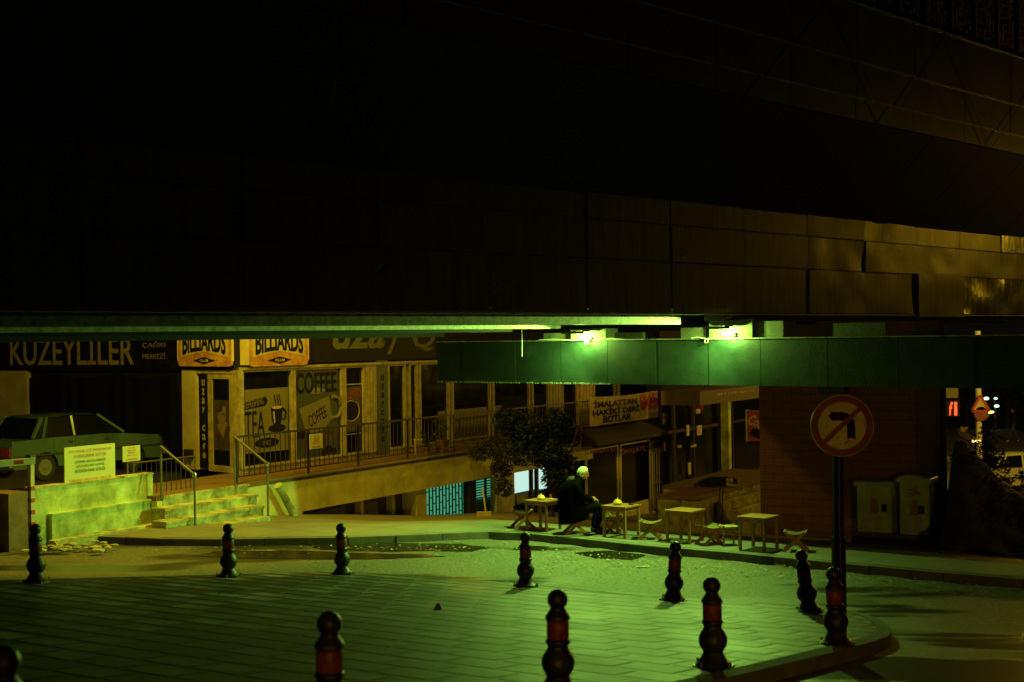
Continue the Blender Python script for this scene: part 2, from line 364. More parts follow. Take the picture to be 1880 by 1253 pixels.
def walk_mat():
    m = mat('pavement', (.25, .245, .21), .7, 0, .25, .8, .35, 40); nt = m.node_tree; N = nt.nodes; L = nt.links; p = N['Principled BSDF']
    tc = N['Texture Coordinate']; mp = N.new('ShaderNodeMapping'); mp.inputs['Rotation'].default_value = (0, 0, R(38)); L.new(tc.outputs['Object'], mp.inputs[0])
    br = N.new('ShaderNodeTexBrick'); br.offset = 0; br.inputs['Scale'].default_value = 1; br.inputs['Brick Width'].default_value = 1.1; br.inputs['Row Height'].default_value = 1.1; br.inputs['Mortar Size'].default_value = .014
    br.inputs['Color1'].default_value = (.9, .9, .9, 1); br.inputs['Color2'].default_value = (1, 1, 1, 1); br.inputs['Mortar'].default_value = (.62, .6, .55, 1); L.new(mp.outputs[0], br.inputs['Vector'])
    cr = [n for n in N if n.bl_idname == 'ShaderNodeValToRGB'][0]
    mx = N.new('ShaderNodeMix'); mx.data_type = 'RGBA'; mx.blend_type = 'MULTIPLY'; mx.inputs['Factor'].default_value = 1
    L.new(cr.outputs[0], mx.inputs['A']); L.new(br.outputs['Color'], mx.inputs['B']); L.new(mx.outputs['Result'], p.inputs['Base Color'])
    return m
def brick_mat():
    m = bpy.data.materials.new('brick_wall'); m.use_nodes = True; nt = m.node_tree; N = nt.nodes; L = nt.links; p = N['Principled BSDF']
    tc = N.new('ShaderNodeTexCoord'); mp = N.new('ShaderNodeMapping'); mp.inputs['Rotation'].default_value = (0, 0, math.atan2(.487, .873)); L.new(tc.outputs['Object'], mp.inputs[0])
    sx = N.new('ShaderNodeSeparateXYZ'); L.new(mp.outputs[0], sx.inputs[0]); cx = N.new('ShaderNodeCombineXYZ'); L.new(sx.outputs['X'], cx.inputs['X']); L.new(sx.outputs['Z'], cx.inputs['Y'])
    br = N.new('ShaderNodeTexBrick'); br.inputs['Scale'].default_value = 1; br.inputs['Brick Width'].default_value = .42; br.inputs['Row Height'].default_value = .175; br.inputs['Mortar Size'].default_value = .008; br.inputs['Mortar Smooth'].default_value = .2
    br.inputs['Color1'].default_value = (.20, .092, .045, 1); br.inputs['Color2'].default_value = (.235, .112, .056, 1); br.inputs['Mortar'].default_value = (.12, .056, .03, 1)
    L.new(cx.outputs[0], br.inputs['Vector']); L.new(br.outputs['Color'], p.inputs['Base Color']); p.inputs['Roughness'].default_value = .8
    b = N.new('ShaderNodeBump'); b.invert = True; b.inputs['Strength'].default_value = .7; b.inputs['Distance'].default_value = .02; L.new(br.outputs['Fac'], b.inputs['Height']); L.new(b.outputs[0], p.inputs['Normal'])
    return m
M['tiles'] = tile_mat(); M['asphalt'] = asphalt_mat(); M['walk'] = walk_mat(); M['brick'] = brick_mat()

# ------------------------------------------------------------------ lights (lamps of the place and added unseen fills)
L1 = CP.p(CP.u(1065, .2, 606), .19, -.01); L2 = CP.p(CP.u(1328, .2, 592), .19, .03)
for Lp in (L1, L2):              # each sits under the hood of its fixture
    lamp('green_flood_light', 'SPOT', Lp, 1000, GREEN, .035, target=Lp + CP.N * .62 - BR.U * .35 - CP.U * .48 + Vector((0, 0, -.66)), angle=168, blend=1.0)
    lamp('green_bulb_spill', 'POINT', Lp + Vector((0, 0, .01)), 130, GREEN, .035)
lamp('sodium_street_and_fill', 'SPOT', (-6.1, 25.7, 3.4), 1500, (1.0, .68, .02), .12, target=(-8.4, 28, -3), angle=130, blend=.35)
lamp('sodium_street_and_fill', 'POINT', (-1.5, 30.6, 3.0), 450, (1.0, .68, .02), .12)  # unseen lamp added to brighten the band wall
lamp('sodium_street_and_fill', 'POINT', (9.0, 47.0, 2.2), 130, SODIUM, .12)
lamp('sodium_street_and_fill', 'SPOT', (2.6, 37.0, -.75), 420, SODIUM, .12, target=(3.5, 44.4, -2.5), angle=34, blend=.6)  # unseen spot added to brighten the banner alone
q = BR.p(17.0, 4.2, 2.7); lamp('sodium_street_and_fill', 'POINT', q, 300, SODIUM, .2)
lamp('sodium_street_and_fill', 'SPOT', (9.5, 6.5, 3.0), 380, SODIUM, .2, target=(6.2, 8.6, -2.7), angle=58, blend=.8)  # added unseen spot, cone shaped to confine the orange pool at near right
lamp('sodium_street_and_fill', 'SPOT', (1.2, -9.0, -.35), 1500, SODIUM, .15, target=(3.4, 28, -9.0), angle=44, blend=.9)  # unseen low fill added on the camera side for sign, red bands and bricks
lamp('far_street_light', 'POINT', (22.5, 50.5, .8), 2400, WARM, .3)

# ------------------------------------------------------------------ ground, road, pavement, plaza
def grid(name, xs, ys, fz, m, label=None, smooth=True, cond=None):
    bm = B(); V = {}
    for i, x in enumerate(xs):
        for j, y in enumerate(ys): V[i, j] = bm.verts.new((x, y, fz(x, y)))
    for i in range(len(xs) - 1):
        for j in range(len(ys) - 1): bm.faces.new((V[i, j], V[i + 1, j], V[i + 1, j + 1], V[i, j + 1]))
    o = obj(name, bm, m, None, smooth); o['kind'] = 'structure'; return o
def gz(x, y):
    k = kerb_y(x)
    if y < k + .3: return road_z(x, y)
    return walk_z(x, y) - .16
xs = [-120, -80, -50, -30] + [-20 + i * .5 for i in range(81)] + [30, 50, 80, 120]
ys = [-10, -5, 0, 3] + [5 + i * .5 for i in range(100)] + [60, 70, 85, 100, 130, 180, 260]
grid('road', xs, ys, gz, M['asphalt'])
# pavement beyond the kerb
bm = B(); cols = []
xs2 = sorted(set([round(-20 + i * .4, 3) for i in range(130)] + [round(k.x, 3) for k in KERB if -20 < k.x < 32]))
ts = [0, .3, .8, 1.4, 2, 3, 4, 5, 6, 8, 10, 12, 15, 18, 22, 26, 32, 40, 55, 80]
for x in xs2:
    y0 = kerb_y(x); cols.append([bm.verts.new((x, y0 + t, walk_z(x, y0 + t))) for t in ts])
for a, b in zip(cols, cols[1:]):
    for j in range(len(ts) - 1): bm.faces.new((a[j], b[j], b[j + 1], a[j + 1]))
o = obj('pavement', bm, M['walk'], None, True); o['kind'] = 'structure'
# kerb stones of the pavement
bm = B()
for a, b in zip(KERB, KERB[1:]):
    n = max(1, round((b - a).length / .8))
    for i in range(n):
        p = a.lerp(b, i / n); q = a.lerp(b, (i + 1) / n); d = (q - p).normalized(); s = Vector((d.y, -d.x, 0))
        g = .006; p = p + d * g; q = q - d * g
        zt = -3.394 + random.uniform(-.006, .006)
        pr = [(p + s * .0, zt), (q + s * .0, zt), (q + s * .13, zt - .01), (p + s * .13, zt - .01)]
        j1 = random.uniform(-.012, .012)
        top = [bm.verts.new((v.x - s.x * 0 + j1 * s.x, v.y + j1 * s.y, z)) for v, z in [(p - s * .14, zt), (q - s * .14, zt), (q + s * .02, zt - .012), (p + s * .02, zt - .012)]]
        bot = [bm.verts.new((v.x + j1 * s.x, v.y + j1 * s.y, -3.75)) for v in (p - s * .14, q - s * .14, q + s * .045, p + s * .045)]
        bm.faces.new(top); bm.faces.new(bot[::-1])
        for k in range(4): bm.faces.new((top[k], top[(k + 1) % 4], bot[(k + 1) % 4], bot[k]))
o = obj('kerb', bm, M['kerb']); o['kind'] = 'structure'
# plaza: a sloping sheet of slabs with its own rounded kerb
far = [(-700, 1078), (67, 1064), (420, 1055), (629, 1049), (760, 1058), (968, 1072), (1150, 1092), (1336, 1104), (1480, 1113), (1554, 1121), (1600, 1131), (1626, 1146), (1634, 1160), (1618, 1172), (1530, 1195), (1422, 1221), (1278, 1255)]
pl = [onz(px, py, f=plaza_z) for px, py in far]
d = (pl[-1] - pl[-2]).normalized(); pl.append(pl[-1] + d * 9)
pl += [Vector((-6, -2, 0)), Vector((-30, -2, 0)), Vector((-30, 18, 0))]
bm = B(); bm.faces.new([bm.verts.new((p.x, p.y, plaza_z(p.x, p.y))) for p in pl])
o = obj('plaza', bm, M['tiles']); o['kind'] = 'structure'
if o.data.polygons[0].normal.z < 0: o.data.flip_normals()
bm = B(); edge = pl[5:18]
# smooth corner by chaikin
for _ in range(2):
    q = [edge[0]]
    for a, b in zip(edge, edge[1:]): q += [a.lerp(b, .25), a.lerp(b, .75)]
    q.append(edge[-1]); edge = q
E2 = resamp(edge, .5)
for p, q in zip(E2, E2[1:]):
    d = (q - p); 
    if d.length < .02: continue
    d.normalize(); s = Vector((-d.y, d.x, 0))
    zp = plaza_z(p.x, p.y) + .012; zq = plaza_z(q.x, q.y) + .012; g = d * .004
    top = [bm.verts.new(v) for v in (Vector((*(p + g - s * .12).xy, zp)), Vector((*(q - g - s * .12).xy, zq)), Vector((*(q - g + s * .03).xy, zq - .015)), Vector((*(p + g + s * .03).xy, zp - .015)))]
    bot = [bm.verts.new(Vector((v.co.x + s.x * k, v.co.y + s.y * k, v.co.z - .45))) for v, k in zip(top, (0, 0, .03, .03))]
    bm.faces.new(top); bm.faces.new(bot[::-1])
    for k in range(4): bm.faces.new((top[k], top[(k + 1) % 4], bot[(k + 1) % 4], bot[k]))
o = obj('plaza_kerb', bm, M['kerb']); o['kind'] = 'structure'
# puddles lying on the road
for i, pts in enumerate(([(560, 1001), (700, 997), (840, 1000), (905, 1006), (860, 1013), (700, 1014), (590, 1010)], [(380, 1014), (520, 1011), (640, 1016), (760, 1018), (810, 1023), (700, 1027), (560, 1028), (440, 1026), (360, 1020)],
                       [(1050, 1016), (1120, 1012), (1185, 1020), (1160, 1029), (1090, 1026)], [(960, 1002), (1010, 1005), (1000, 1012), (940, 1010)])):
    P = [onz(x, y, f=road_z) for x, y in pts]; c = sum(P, Vector()) / len(P); P = resamp(P + [P[0]], .12)[:-1]; bm = B()
    Q = []
    for k, p in enumerate(P):
        q = c + (p - c) * (1 + .16 * noise.noise(p * 1.7) + .10 * noise.noise(p * 5)); Q.append(q)
    rings = [[bm.verts.new((c.x + (q.x - c.x) * f, c.y + (q.y - c.y) * f, road_z(c.x + (q.x - c.x) * f, c.y + (q.y - c.y) * f) + .008)) for q in Q] for f in (1, .66, .33)]
    for a, b in zip(rings, rings[1:]):
        for k in range(len(Q)): bm.faces.new((a[k], a[(k + 1) % len(Q)], b[(k + 1) % len(Q)], b[k]))
    bm.faces.new(rings[-1]); o = obj('puddle', bm, M['puddle']); o['kind'] = 'structure'
P = onz(804, 1120, f=plaza_z); bm = B(); bmesh.ops.create_cone(bm, cap_ends=True, segments=7, radius1=.045, radius2=.008, depth=.075, matrix=Matrix.Translation(P + Vector((0, 0, .036))))
for v in bm.verts: v.co += Vector((random.uniform(-.012, .012), random.uniform(-.012, .012), 0))
single('crumpled_wrapper', bm, M['kerb'], 'small crumpled brown wrapper alone on the middle of the plaza', 'litter')
for px, py, lab, w_ in ((1180, 1042, 'flat white paper lying on the road below the man', .11), (838, 996, 'pale crushed cup in the gutter by the kerb gap', .05)):
    P = onz(px, py, f=road_z); bm = B(); V_ = [bm.verts.new(P + Vector((w_ * math.cos(a), w_ * .8 * math.sin(a), .016 + .012 * math.sin(3 * a)))) for a in (.3, 1.2, 2.0, 3.3, 4.4, 5.5)]; bm.faces.new(V_); bmesh.ops.solidify(bm, geom=bm.faces[:], thickness=.004)
    single('paper_scrap', bm, M['white'], lab, 'litter')
# leaf and paper litter on the road
bm = B(); cl = [(px, 1028 + (px - 1100) * .085, 55, 14) for px in range(900, 1880, 12)] + [(px, 1010, 40, 10) for px in range(330, 900, 22)] + [(px, 1085 + .05 * px * 0, 260, 60) for px in range(0, 1500, 60)] + [(px, 1045, 60, 22) for px in range(980, 1550, 12)]
for px, py, sx_, sy_ in cl:
    for _ in range(6):
        x, y = random.gauss(px, sx_ * .5), random.gauss(py, sy_ * .5)
        if y < 985: continue
        P = onz(x, y, f=lambda a, b: plaza_z(a, b) if b < 17 - .1 * a else road_z(a, b))
        if P.y > kerb_y(P.x) - .25: continue
        r = random.uniform(.012, .034) * (1.5 if random.random() < .08 else 1); a = random.uniform(0, 6.28)
        z0 = P.z + .035
        vs = [bm.verts.new((P.x + r * math.cos(a + k) * (1 if k % 2 < 1 else .5), P.y + r * math.sin(a + k) * (1 if k % 2 < 1 else .6), z0 + random.uniform(-.004, .014))) for k in (0, 1.5, 3.1, 4.6)]
        bm.faces.new(vs)
single('leaf_litter', bm, M['litter'], 'dry leaves and paper scraps scattered on the wet road by the kerb', 'litter', None, 'stuff')

# ------------------------------------------------------------------ overpass
T0, T1_ = -22, 18
ov = thing('overpass', 'dark overpass clad in metal sheets crossing low over the street', 'overpass', BR.p(-2, -2, -.84))
def prism(bm, prof, t0, t1, fr=BR):
    a = [bm.verts.new(fr.p(t0, n, z)) for n, z in prof]; b = [bm.verts.new(fr.p(t1, n, z)) for n, z in prof]
    bm.faces.new(a); bm.faces.new(b[::-1]); k = len(prof)
    for i in range(k): bm.faces.new((a[i], a[(i + 1) % k], b[(i + 1) % k], b[i]))
bm = B(); prism(bm, [(-.06, 1.0), (-.06, 2.06), (1.3, 3.45), (1.3, 3.7), (-7.5, 3.7), (-7.5, 3.4), (-6.1, 2.0), (-6.1, 1.0)], T0, T1_)
obj('deck', bm, M['deck'], ov)
# sloping soffit in sheets with open seams
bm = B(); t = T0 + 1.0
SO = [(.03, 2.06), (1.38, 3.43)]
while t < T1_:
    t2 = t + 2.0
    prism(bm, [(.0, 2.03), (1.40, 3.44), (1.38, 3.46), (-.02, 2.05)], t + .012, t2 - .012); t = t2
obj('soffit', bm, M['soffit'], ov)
# lower fascia: three rows of 2 m sheets, some bent
rows = [(.34, 1.10), (1.11, 1.67), (1.68, 2.05)]
for k, t in enumerate([-21 + 2 * i for i in range(20)]):
    for ri, (z0, z1) in enumerate(rows):
        bm = B(); g = .012; off = random.uniform(-.012, .012); n0 = .0 + off
        if ri < 2 and random.random() < .3: n0 += .02
        zz0, zz1, t0, t1 = z0 + g, z1, t + g, t + 2 - g
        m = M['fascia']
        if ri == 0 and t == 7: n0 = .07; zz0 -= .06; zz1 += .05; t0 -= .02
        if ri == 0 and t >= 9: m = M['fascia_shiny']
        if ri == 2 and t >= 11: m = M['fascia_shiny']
        nu, nv = 8, 4; V = {}; sk_ = random.uniform(-.03, .03) if t > 2 else 0; bend = (random.uniform(.0, .05) if t >= 3 else .004)
        if t >= 9 and ri == 0: bend = .12
        for i in range(nu + 1):
            for j in range(nv + 1):
                a, b = i / nu, j / nv
                tt = t0 + (t1 - t0) * a + sk_ * (1 - b) * (1 if a < .5 else 0) ; z = zz0 + (zz1 - zz0) * b
                nn = n0 + .012 + bend * (noise.noise(Vector((tt * 1.7, z * 2.5, 3))) * .8 + (1 - b) ** 2 * (.5 if t >= 9 else 0) * abs(a - .5))
                V[i, j] = bm.verts.new(BR.p(tt, nn, z))
        for i in range(nu):
            for j in range(nv): bm.faces.new((V[i, j], V[i + 1, j], V[i + 1, j + 1], V[i, j + 1]))
        r = bmesh.ops.solidify(bm, geom=bm.faces[:], thickness=.01)
        obj('fascia_panel', bm, m, ov, True)
# backing behind the sheets and bottom angle
bm = B(); box(bm, BR, T0, T1_, -.16, -.03, .40, 2.0); obj('fascia_frame', bm, M['deck'], ov)
bm = B(); box(bm, BR, T0, T1_, -.10, .05, .315, .335); obj('bottom_angle', bm, M['girder'], ov)
# parapet sheets, trims, zigzag seams
for zz0, zz1, nn in ((3.46, 3.80, 1.41), (3.82, 4.39, 1.43), (4.41, 5.32, 1.45)):
    bm = B(); t = -21.8
    while t < T1_:
        st = 2.0; o_ = random.uniform(-.004, .006)
        box(bm, BR, t + .01, t + st - .01, nn - .03 + o_, nn + o_, zz0, zz1); t += st
    obj('parapet_panel', bm, M['parapet'], ov)
for z, nn in ((3.81, 1.425), (4.40, 1.445), (5.335, 1.465)):
    bm = B(); box(bm, BR, T0, T1_, nn - .03, nn + .012, z - .012, z + .012); obj('edge_trim', bm, M['trim'], ov)
def pp(px, py, n=1.475):
    u, z = BR.uz(px, py, n); return BR.p(u, n, z)
for k, pts in enumerate(([(1160, -5), (1060, 97)], [(1525, 8), (1395, 190)], [(1530, 12), (1632, 232)], [(1745, 60), (1632, 232)], [(1735, 70), (1818, 275)], [(1885, 175), (1818, 275)], [(1170, 0), (1395, 190)])):
    bm = B(); a, b = pp(*pts[0]), pp(*pts[1]); bar(bm, a, b, .007, .007)
    obj('brace', bm, M['trim'] if k in (0,) else M['deck'], ov)
bm = B(); pts = [(585, -10), (590, 90), (592, 170), (586, 225), (568, 278)]
P = []
for i, (px, py) in enumerate(pts):
    u, z = BR.uz(px, py, .75); P.append(BR.p(u, .75 + .4 * (1 - i / 4), z))
tube(bm, P, .007, 6); obj('cable', bm, M['rail'], ov)
bm = B(); u, z = BR.uz(1528, 4, 1.5); tube(bm, [BR.p(u - .02, 1.5, z + .15), BR.p(u, 1.53, z + .03), BR.p(u + .03, 1.55, z - .03), BR.p(u + .02, 1.55, z - .1)], .012, 6); obj('loose_wire', bm, M['trim'], ov)
# lattice screen on top of the parapet
bm = B()
for i in range(-8, 19):
    box(bm, BR, i * 1.0 - .04, i * 1.0 + .04, 1.2, 1.32, 3.7, 8.2)
random.seed(3)
for j in range(24):
    z = 5.2 + j * .125
    box(bm, BR, -8, 18, 1.24, 1.262, z, z + .03)
u = -8.0
while u < 18:
    for j in range(23):
        if random.random() < .72:
            ww = random.uniform(.03, .11); z = 5.2 + j * .125
            box(bm, BR, u, u + ww, 1.265, 1.285, z + .03, z + .125)
    u += random.uniform(.12, .2)
obj('lattice_screen', bm, M['wood_dark'], ov)
bm = B(); box(bm, BR, -8, 18, 1.05, 1.1, 3.7, 8.2); obj('screen_backing', bm, M['deck'], ov)
# girders: web + bottom flange lip, ending on the cap
for s_, zb, dz, tend in ((-.45, .175, .115, -.12), (-3.25, .145, .12, .22)):
    bm = B(); box(bm, BR, T0, tend, s_ - .30, s_, zb, zb + dz); box(bm, BR, T0, tend + .02, s_ - .18, s_ - .14, zb + dz + .001, 1.2)
    obj('girder', bm, M['girder'], ov)
bm = B(); box(bm, BR, T0, -.1, -6.2, -5.8, .03, 1.2); box(bm, BR, T0, -.1, -4.4, -4.1, .10, 1.1)
M['black_steel'] = mat('black_steel', (.010, .010, .009), .8, 0, .3, 4, spec=.1); obj('girder', bm, M['black_steel'], ov)
bm = B(); box(bm, BR, .6, T1_, -.5, -.12, .22, 1.2); box(bm, BR, .6, T1_, -3.3, -2.95, .2, 1.2); box(bm, BR, .6, T1_, -6.2, -5.8, .1, 1.2); obj('girder', bm, M['deck'], ov)
# pier cap in green sheets
UL, UR = CP.u(803, 0, 660), 9.5
cap = B(); box(cap, CP, UL, UR, -.9, -.02, -.80, -.075)
cap_o = obj('pier_cap', cap, M['deck'], ov)
seams = [803, 850, 947, 1030, 1116, 1205, 1301, 1397, 1520, 1650, 1790, 1960]
us = [CP.u(x, 0, 660) for x in seams]
for a, b in zip(us, us[1:]):
    bm = B(); o_ = random.uniform(-.004, .004)
    box(bm, CP, a + .004, b - .004, -.02, .006 + o_, -.83, -.075); obj('cladding_panel', bm, M['green_metal'], ov)
bm = B(); box(bm, CP, UL, UR, -.04, .035, -.074, -.055); obj('cap_ledge', bm, M['girder'], ov)
bm = B()
for k in range(220):                         # flaking lower hem
    u = random.uniform(UL, CP.u(1120)); h = random.uniform(.004, .022) ; box(bm, CP, u, u + random.uniform(.006, .03), .004, .016, -.838, -.838 + h + .01)
obj('hem', bm, M['trim'], ov)
for (a, b, y0, y1, n1, n0) in ((1250, 1296, 602, 620, -.06, -.5), (1302, 1381, 586, 620, .02, -.35), (1386, 1438, 590, 619, -.06, -.5), (1530, 1626, 593, 616, -.15, -.6), (998, 1044, 612, 625, -.1, -.5), (1048, 1112, 604, 625, .02, -.35), (1120, 1182, 611, 624, -.25, -.6)):
    u0, u1 = CP.u(a, n1, 610), CP.u(b, n1, 610); zt = CP.z((a + b) / 2, y0, n1)
    bm = B(); box(bm, CP, u0, u1, n0, n1, -.054, zt)
    bmesh.ops.bevel(bm, geom=bm.edges[:], offset=.012, segments=1)
    obj('bearing_block', bm, M['concrete'], ov)
bm = B()
for x0, x1 in ((990, 1080), (1100, 1180), (1270, 1310)):
    a = CP.p(CP.u(x0, .05), .05, -.05); b = CP.p(CP.u(x1, .05), .05, -.06); tube(bm, [a, a.lerp(b, .3) + Vector((0, 0, .015)), a.lerp(b, .7) - Vector((0, 0, .01)), b], .008, 5)
for c in (1078, 1298):
    u = CP.u(c, .05); tube(bm, [CP.p(u + .035 * math.cos(a) , .05, -.10 + .03 * math.sin(a)) for a in [i * .7 for i in range(10)]], .005, 5)
obj('wiring', bm, M['white'], ov)
def strip_hang(px):
    u, z0 = CP.uz(px, 607, .1); z1 = CP.z(px, 655, .1); bm = B()
    tube(bm, [CP.p(u, .1, z0 + .15), CP.p(u + .005, .1, (z0 + z1) / 2), CP.p(u - .003, .1, z1)], .007, 5)
    obj('cord', bm, M['white'], ov)
strip_hang(958)
# flood lamps on the blocks
for Lp, px, lab in ((L1, 1065, 'small green flood lamp over the seated man'), (L2, 1328, 'brighter green flood lamp on the taller bearing block')):
    t_ = thing('flood_lamp', lab, 'lamp', Lp, 0, 'green flood lamps on the beam')
    u = (Lp - CP.O).dot(CP.U); z = Lp.z
    bm = B(); box(bm, CP, u - .24, u + .24, .05, .42, z + .092, z + .105); box(bm, CP, u - .24, u + .24, .42, .43, z + .06, z + .105); box(bm, CP, u - .06, u + .06, .0, .05, z + .03, z + .105)
    obj('hood', bm, M['rail'], t_)
    bm = B(); box(bm, CP, u - .19, u + .19, .10, .28, z + .068, z + .088); obj('lens', bm, M['lamp_green'], t_)
    bm = B(); box(bm, CP, u - .13, u + .13, .012, .06, z - .06, z - .0); obj('junction_box', bm, M['concrete'], t_)

# ------------------------------------------------------------------ terrace building with shops
ZT, ZB, ZF = -.63, -2.80, -2.90
UE = KB.u(1210, 0, 760)
bld = thing('shop_building', 'cream framed glass shop row on the raised terrace', 'building', KB.p(6, -3, -2.9))
bm = B(); box(bm, KB, 0, UE, -.35, -.02, ZT, 4.0); box(bm, KB, 5, UE, -4, -3.8, -6, 4)
obj('wall', bm, M['dark_wall'], bld)
bm = B(); box(bm, KB, 0, UE, -.3, .02, -2.9, ZB); obj('sill', bm, M['frame'], bld)
bm = B(); box(bm, KB, .0, UE, -.1, .10, ZT - .0, ZT + .06); obj('lintel', bm, M['frame'], bld)
bays = [(441, 533), (537, 626), (630, 666), (710, 741), (749, 763), (768, 821), (828, 897), (903, 969), (975, 1004), (1030, 1058), (1088, 1128), (1135, 1200)]
WIN = []
for a, b in bays:
    u0, u1 = KB.u(a), KB.u(b)
    bm = B(); e = .05
    for q in ((u0 - .035, u0 + e, ZB, ZT), (u1 - e, u1 + .035, ZB, ZT), (u0 + e, u1 - e, ZB, ZB + e), (u0 + e, u1 - e, ZT - e, ZT)): box(bm, KB, q[0], q[1], -.03, .06, q[2], q[3])
    f = obj('window', bm, M['frame'], bld)
    bm = B(); box(bm, KB, u0 + e, u1 - e, -.02, -.005, ZB + e, ZT - e); obj('pane', bm, M['glass'], f); WIN.append((u0, u1, f))
for a, b in ((668, 687), (1006, 1027), (1062, 1084)):
    u0, u1 = KB.u(a), KB.u(b); bm = B(); box(bm, KB, u0, u1, -.1, .07, ZB, ZT)
    w_ = (u1 - u0) / 4
    pl_ = obj('pillar', bm, M['frame'], bld)
    for i in range(3): bm = B(); box(bm, KB, u0 + w_ * (i + .9), u0 + w_ * (i + 1.15), .0705, .085, ZB, ZT); obj('rib', bm, M['frame'], pl_)
u0, u1 = KB.u(688), KB.u(709); bm = B(); box(bm, KB, u0, u1, .0, .06, ZB - .08, ZT + .1); gb = obj('side_board', bm, M['green_board'], bld)
for i, ch in enumerate('uzaycafe'):
    bm = B(); z = -.95 - i * .22; text(bm, ch, KB, (u0 + u1) / 2 - .06, (u0 + u1) / 2 + .06, z - .08, z + .06, .06, .01); obj('letter', bm, M['letter_dark'], gb)
bm = B(); box(bm, KB, KB.u(803), KB.u(920), -.004, .004, ZB + .05, -1.95); obj('window_film', bm, M['film'], bld)
# tea poster
def quadp(fr, n, pts): return [fr.uz(x, y, n) for x, y in pts]
f = WIN[0][2]
bm = B(); poly(bm, KB, quadp(KB, .0, [(440, 722), (452, 716), (529, 711), (529, 826), (440, 835)]), -.004, .004); po = obj('tea_poster', bm, M['poster_tea'], f)
def qtext(par, s, fr, x0, y0, x1, y1, n, m, **k):
    xm = (x0 + x1) / 2; bm = B(); text(bm, s, fr, fr.u(x0, n, y1), fr.u(x1, n, y1), fr.z(xm, y1, n), fr.z(xm, y0, n), n, **k)
    return obj('lettering', bm, m, par)
bm = B(); poly(bm, KB, quadp(KB, .0, [(445, 740), (487, 728), (491, 736), (487, 745), (446, 754)]), .005, .009); obj('ribbon', bm, M['letter_dark'], po)
qtext(po, 'REFRESHING', KB, 448, 734, 484, 747, .010, M['poster_tea'], rot=.13, th=.003)
qtext(po, 'TEA', KB, 450, 755, 486, 803, .005, M['letter_dark'], bold=.0)
bm = B(); cu, cz = KB.uz(508, 766); 
hw = (KB.u(523) - KB.u(493)) * .36
lathe_pts = [(cu - hw, cz + .22), (cu + hw, cz + .22), (cu + hw * .85, cz - .05), (cu + hw * .45, cz - .22), (cu - hw * .45, cz - .22), (cu - hw * .85, cz - .05)]
poly(bm, KB, lathe_pts, .005, .009); poly(bm, KB, disc_pts(cu, cz - .25, hw * 1.5, .09, 24), .005, .008)
tube(bm, [KB.p(cu + hw + hw * .5 * math.cos(a), .01, cz + .06 + .12 * math.sin(a)) for a in [-1.5 + i * .4 for i in range(9)]], .02, 5); obj('cup_motif', bm, M['letter_dark'], po)
bm = B(); poly(bm, KB, disc_pts(cu, cz + .22, hw * .85, .035, 20), .0095, .012)
poly(bm, KB, [(cu - hw * .7, cz + .12), (cu - hw * .45, cz + .14), (cu - hw * .3, cz - .12), (cu - hw * .45, cz - .14)], .0095, .012)
obj('tea_motif', bm, M['sign_cream'], po)
bm = B()
for dx in (-.3, .15, .5): tube(bm, [KB.p(cu + dx * hw + .03 * math.sin(i * 1.2), .012, cz + .26 + i * .05) for i in range(6)], .010, 5)
obj('steam_motif', bm, M['letter_dark'], po)
bm = B(); cu, cz = KB.uz(490, 813); poly(bm, KB, disc_pts(cu, cz, .42, .11, 24), .005, .009); obj('oval_badge', bm, M['letter_dark'], po)
qtext(po, 'SINCE', KB, 482, 809, 498, 817, .010, M['poster_tea'], th=.003)
# coffee poster
f = WIN[1][2]
bm = B(); poly(bm, KB, quadp(KB, .0, [(540, 681), (545, 677), (616, 672), (622, 677), (623, 836), (618, 840), (549, 846), (541, 842)]), -.004, .004); po = obj('coffee_poster', bm, M['poster_green'], f)
qtext(po, 'COFFEE', KB, 543, 684, 618, 722, .005, M['letter_dark'], bold=.02)
bm = B(); poly(bm, KB, quadp(KB, .0, [(549, 751), (604, 727), (609, 768), (594, 790), (562, 796)]), .006, .010); 
a0 = KB.uz(612, 748); tube(bm, [KB.p(a0[0] + .28 * math.cos(a), .012, a0[1] + .26 * math.sin(a)) for a in [-1.9 + i * .42 for i in range(10)]], .055, 5)
cu, cz = KB.uz(580, 718); poly(bm, KB, disc_pts(cu, cz, .34, .07, 20), .006, .010)
obj('cup_motif', bm, M['sign_cream'] if False else M['poster_tea'], po)
qtext(po, 'COFFEE', KB, 566, 754, 600, 776, .012, M['letter_dark'], rot=.33, th=.003)
bm = B(); 
for x, y, r in ((553, 798, .16), (603, 825, .13), (613, 828, .1), (594, 832, .1)): cu, cz = KB.uz(x, y); bm = B(); poly(bm, KB, disc_pts(cu, cz, r, r * .8, 18), .006, .010); obj('bean_motif', bm, M['letter_dark'], po)
bm = B(); poly(bm, KB, quadp(KB, .0, [(560, 808), (620, 785), (621, 803), (575, 822), (556, 820)]), .006, .009); obj('board_motif', bm, M['poster_brown'], po)
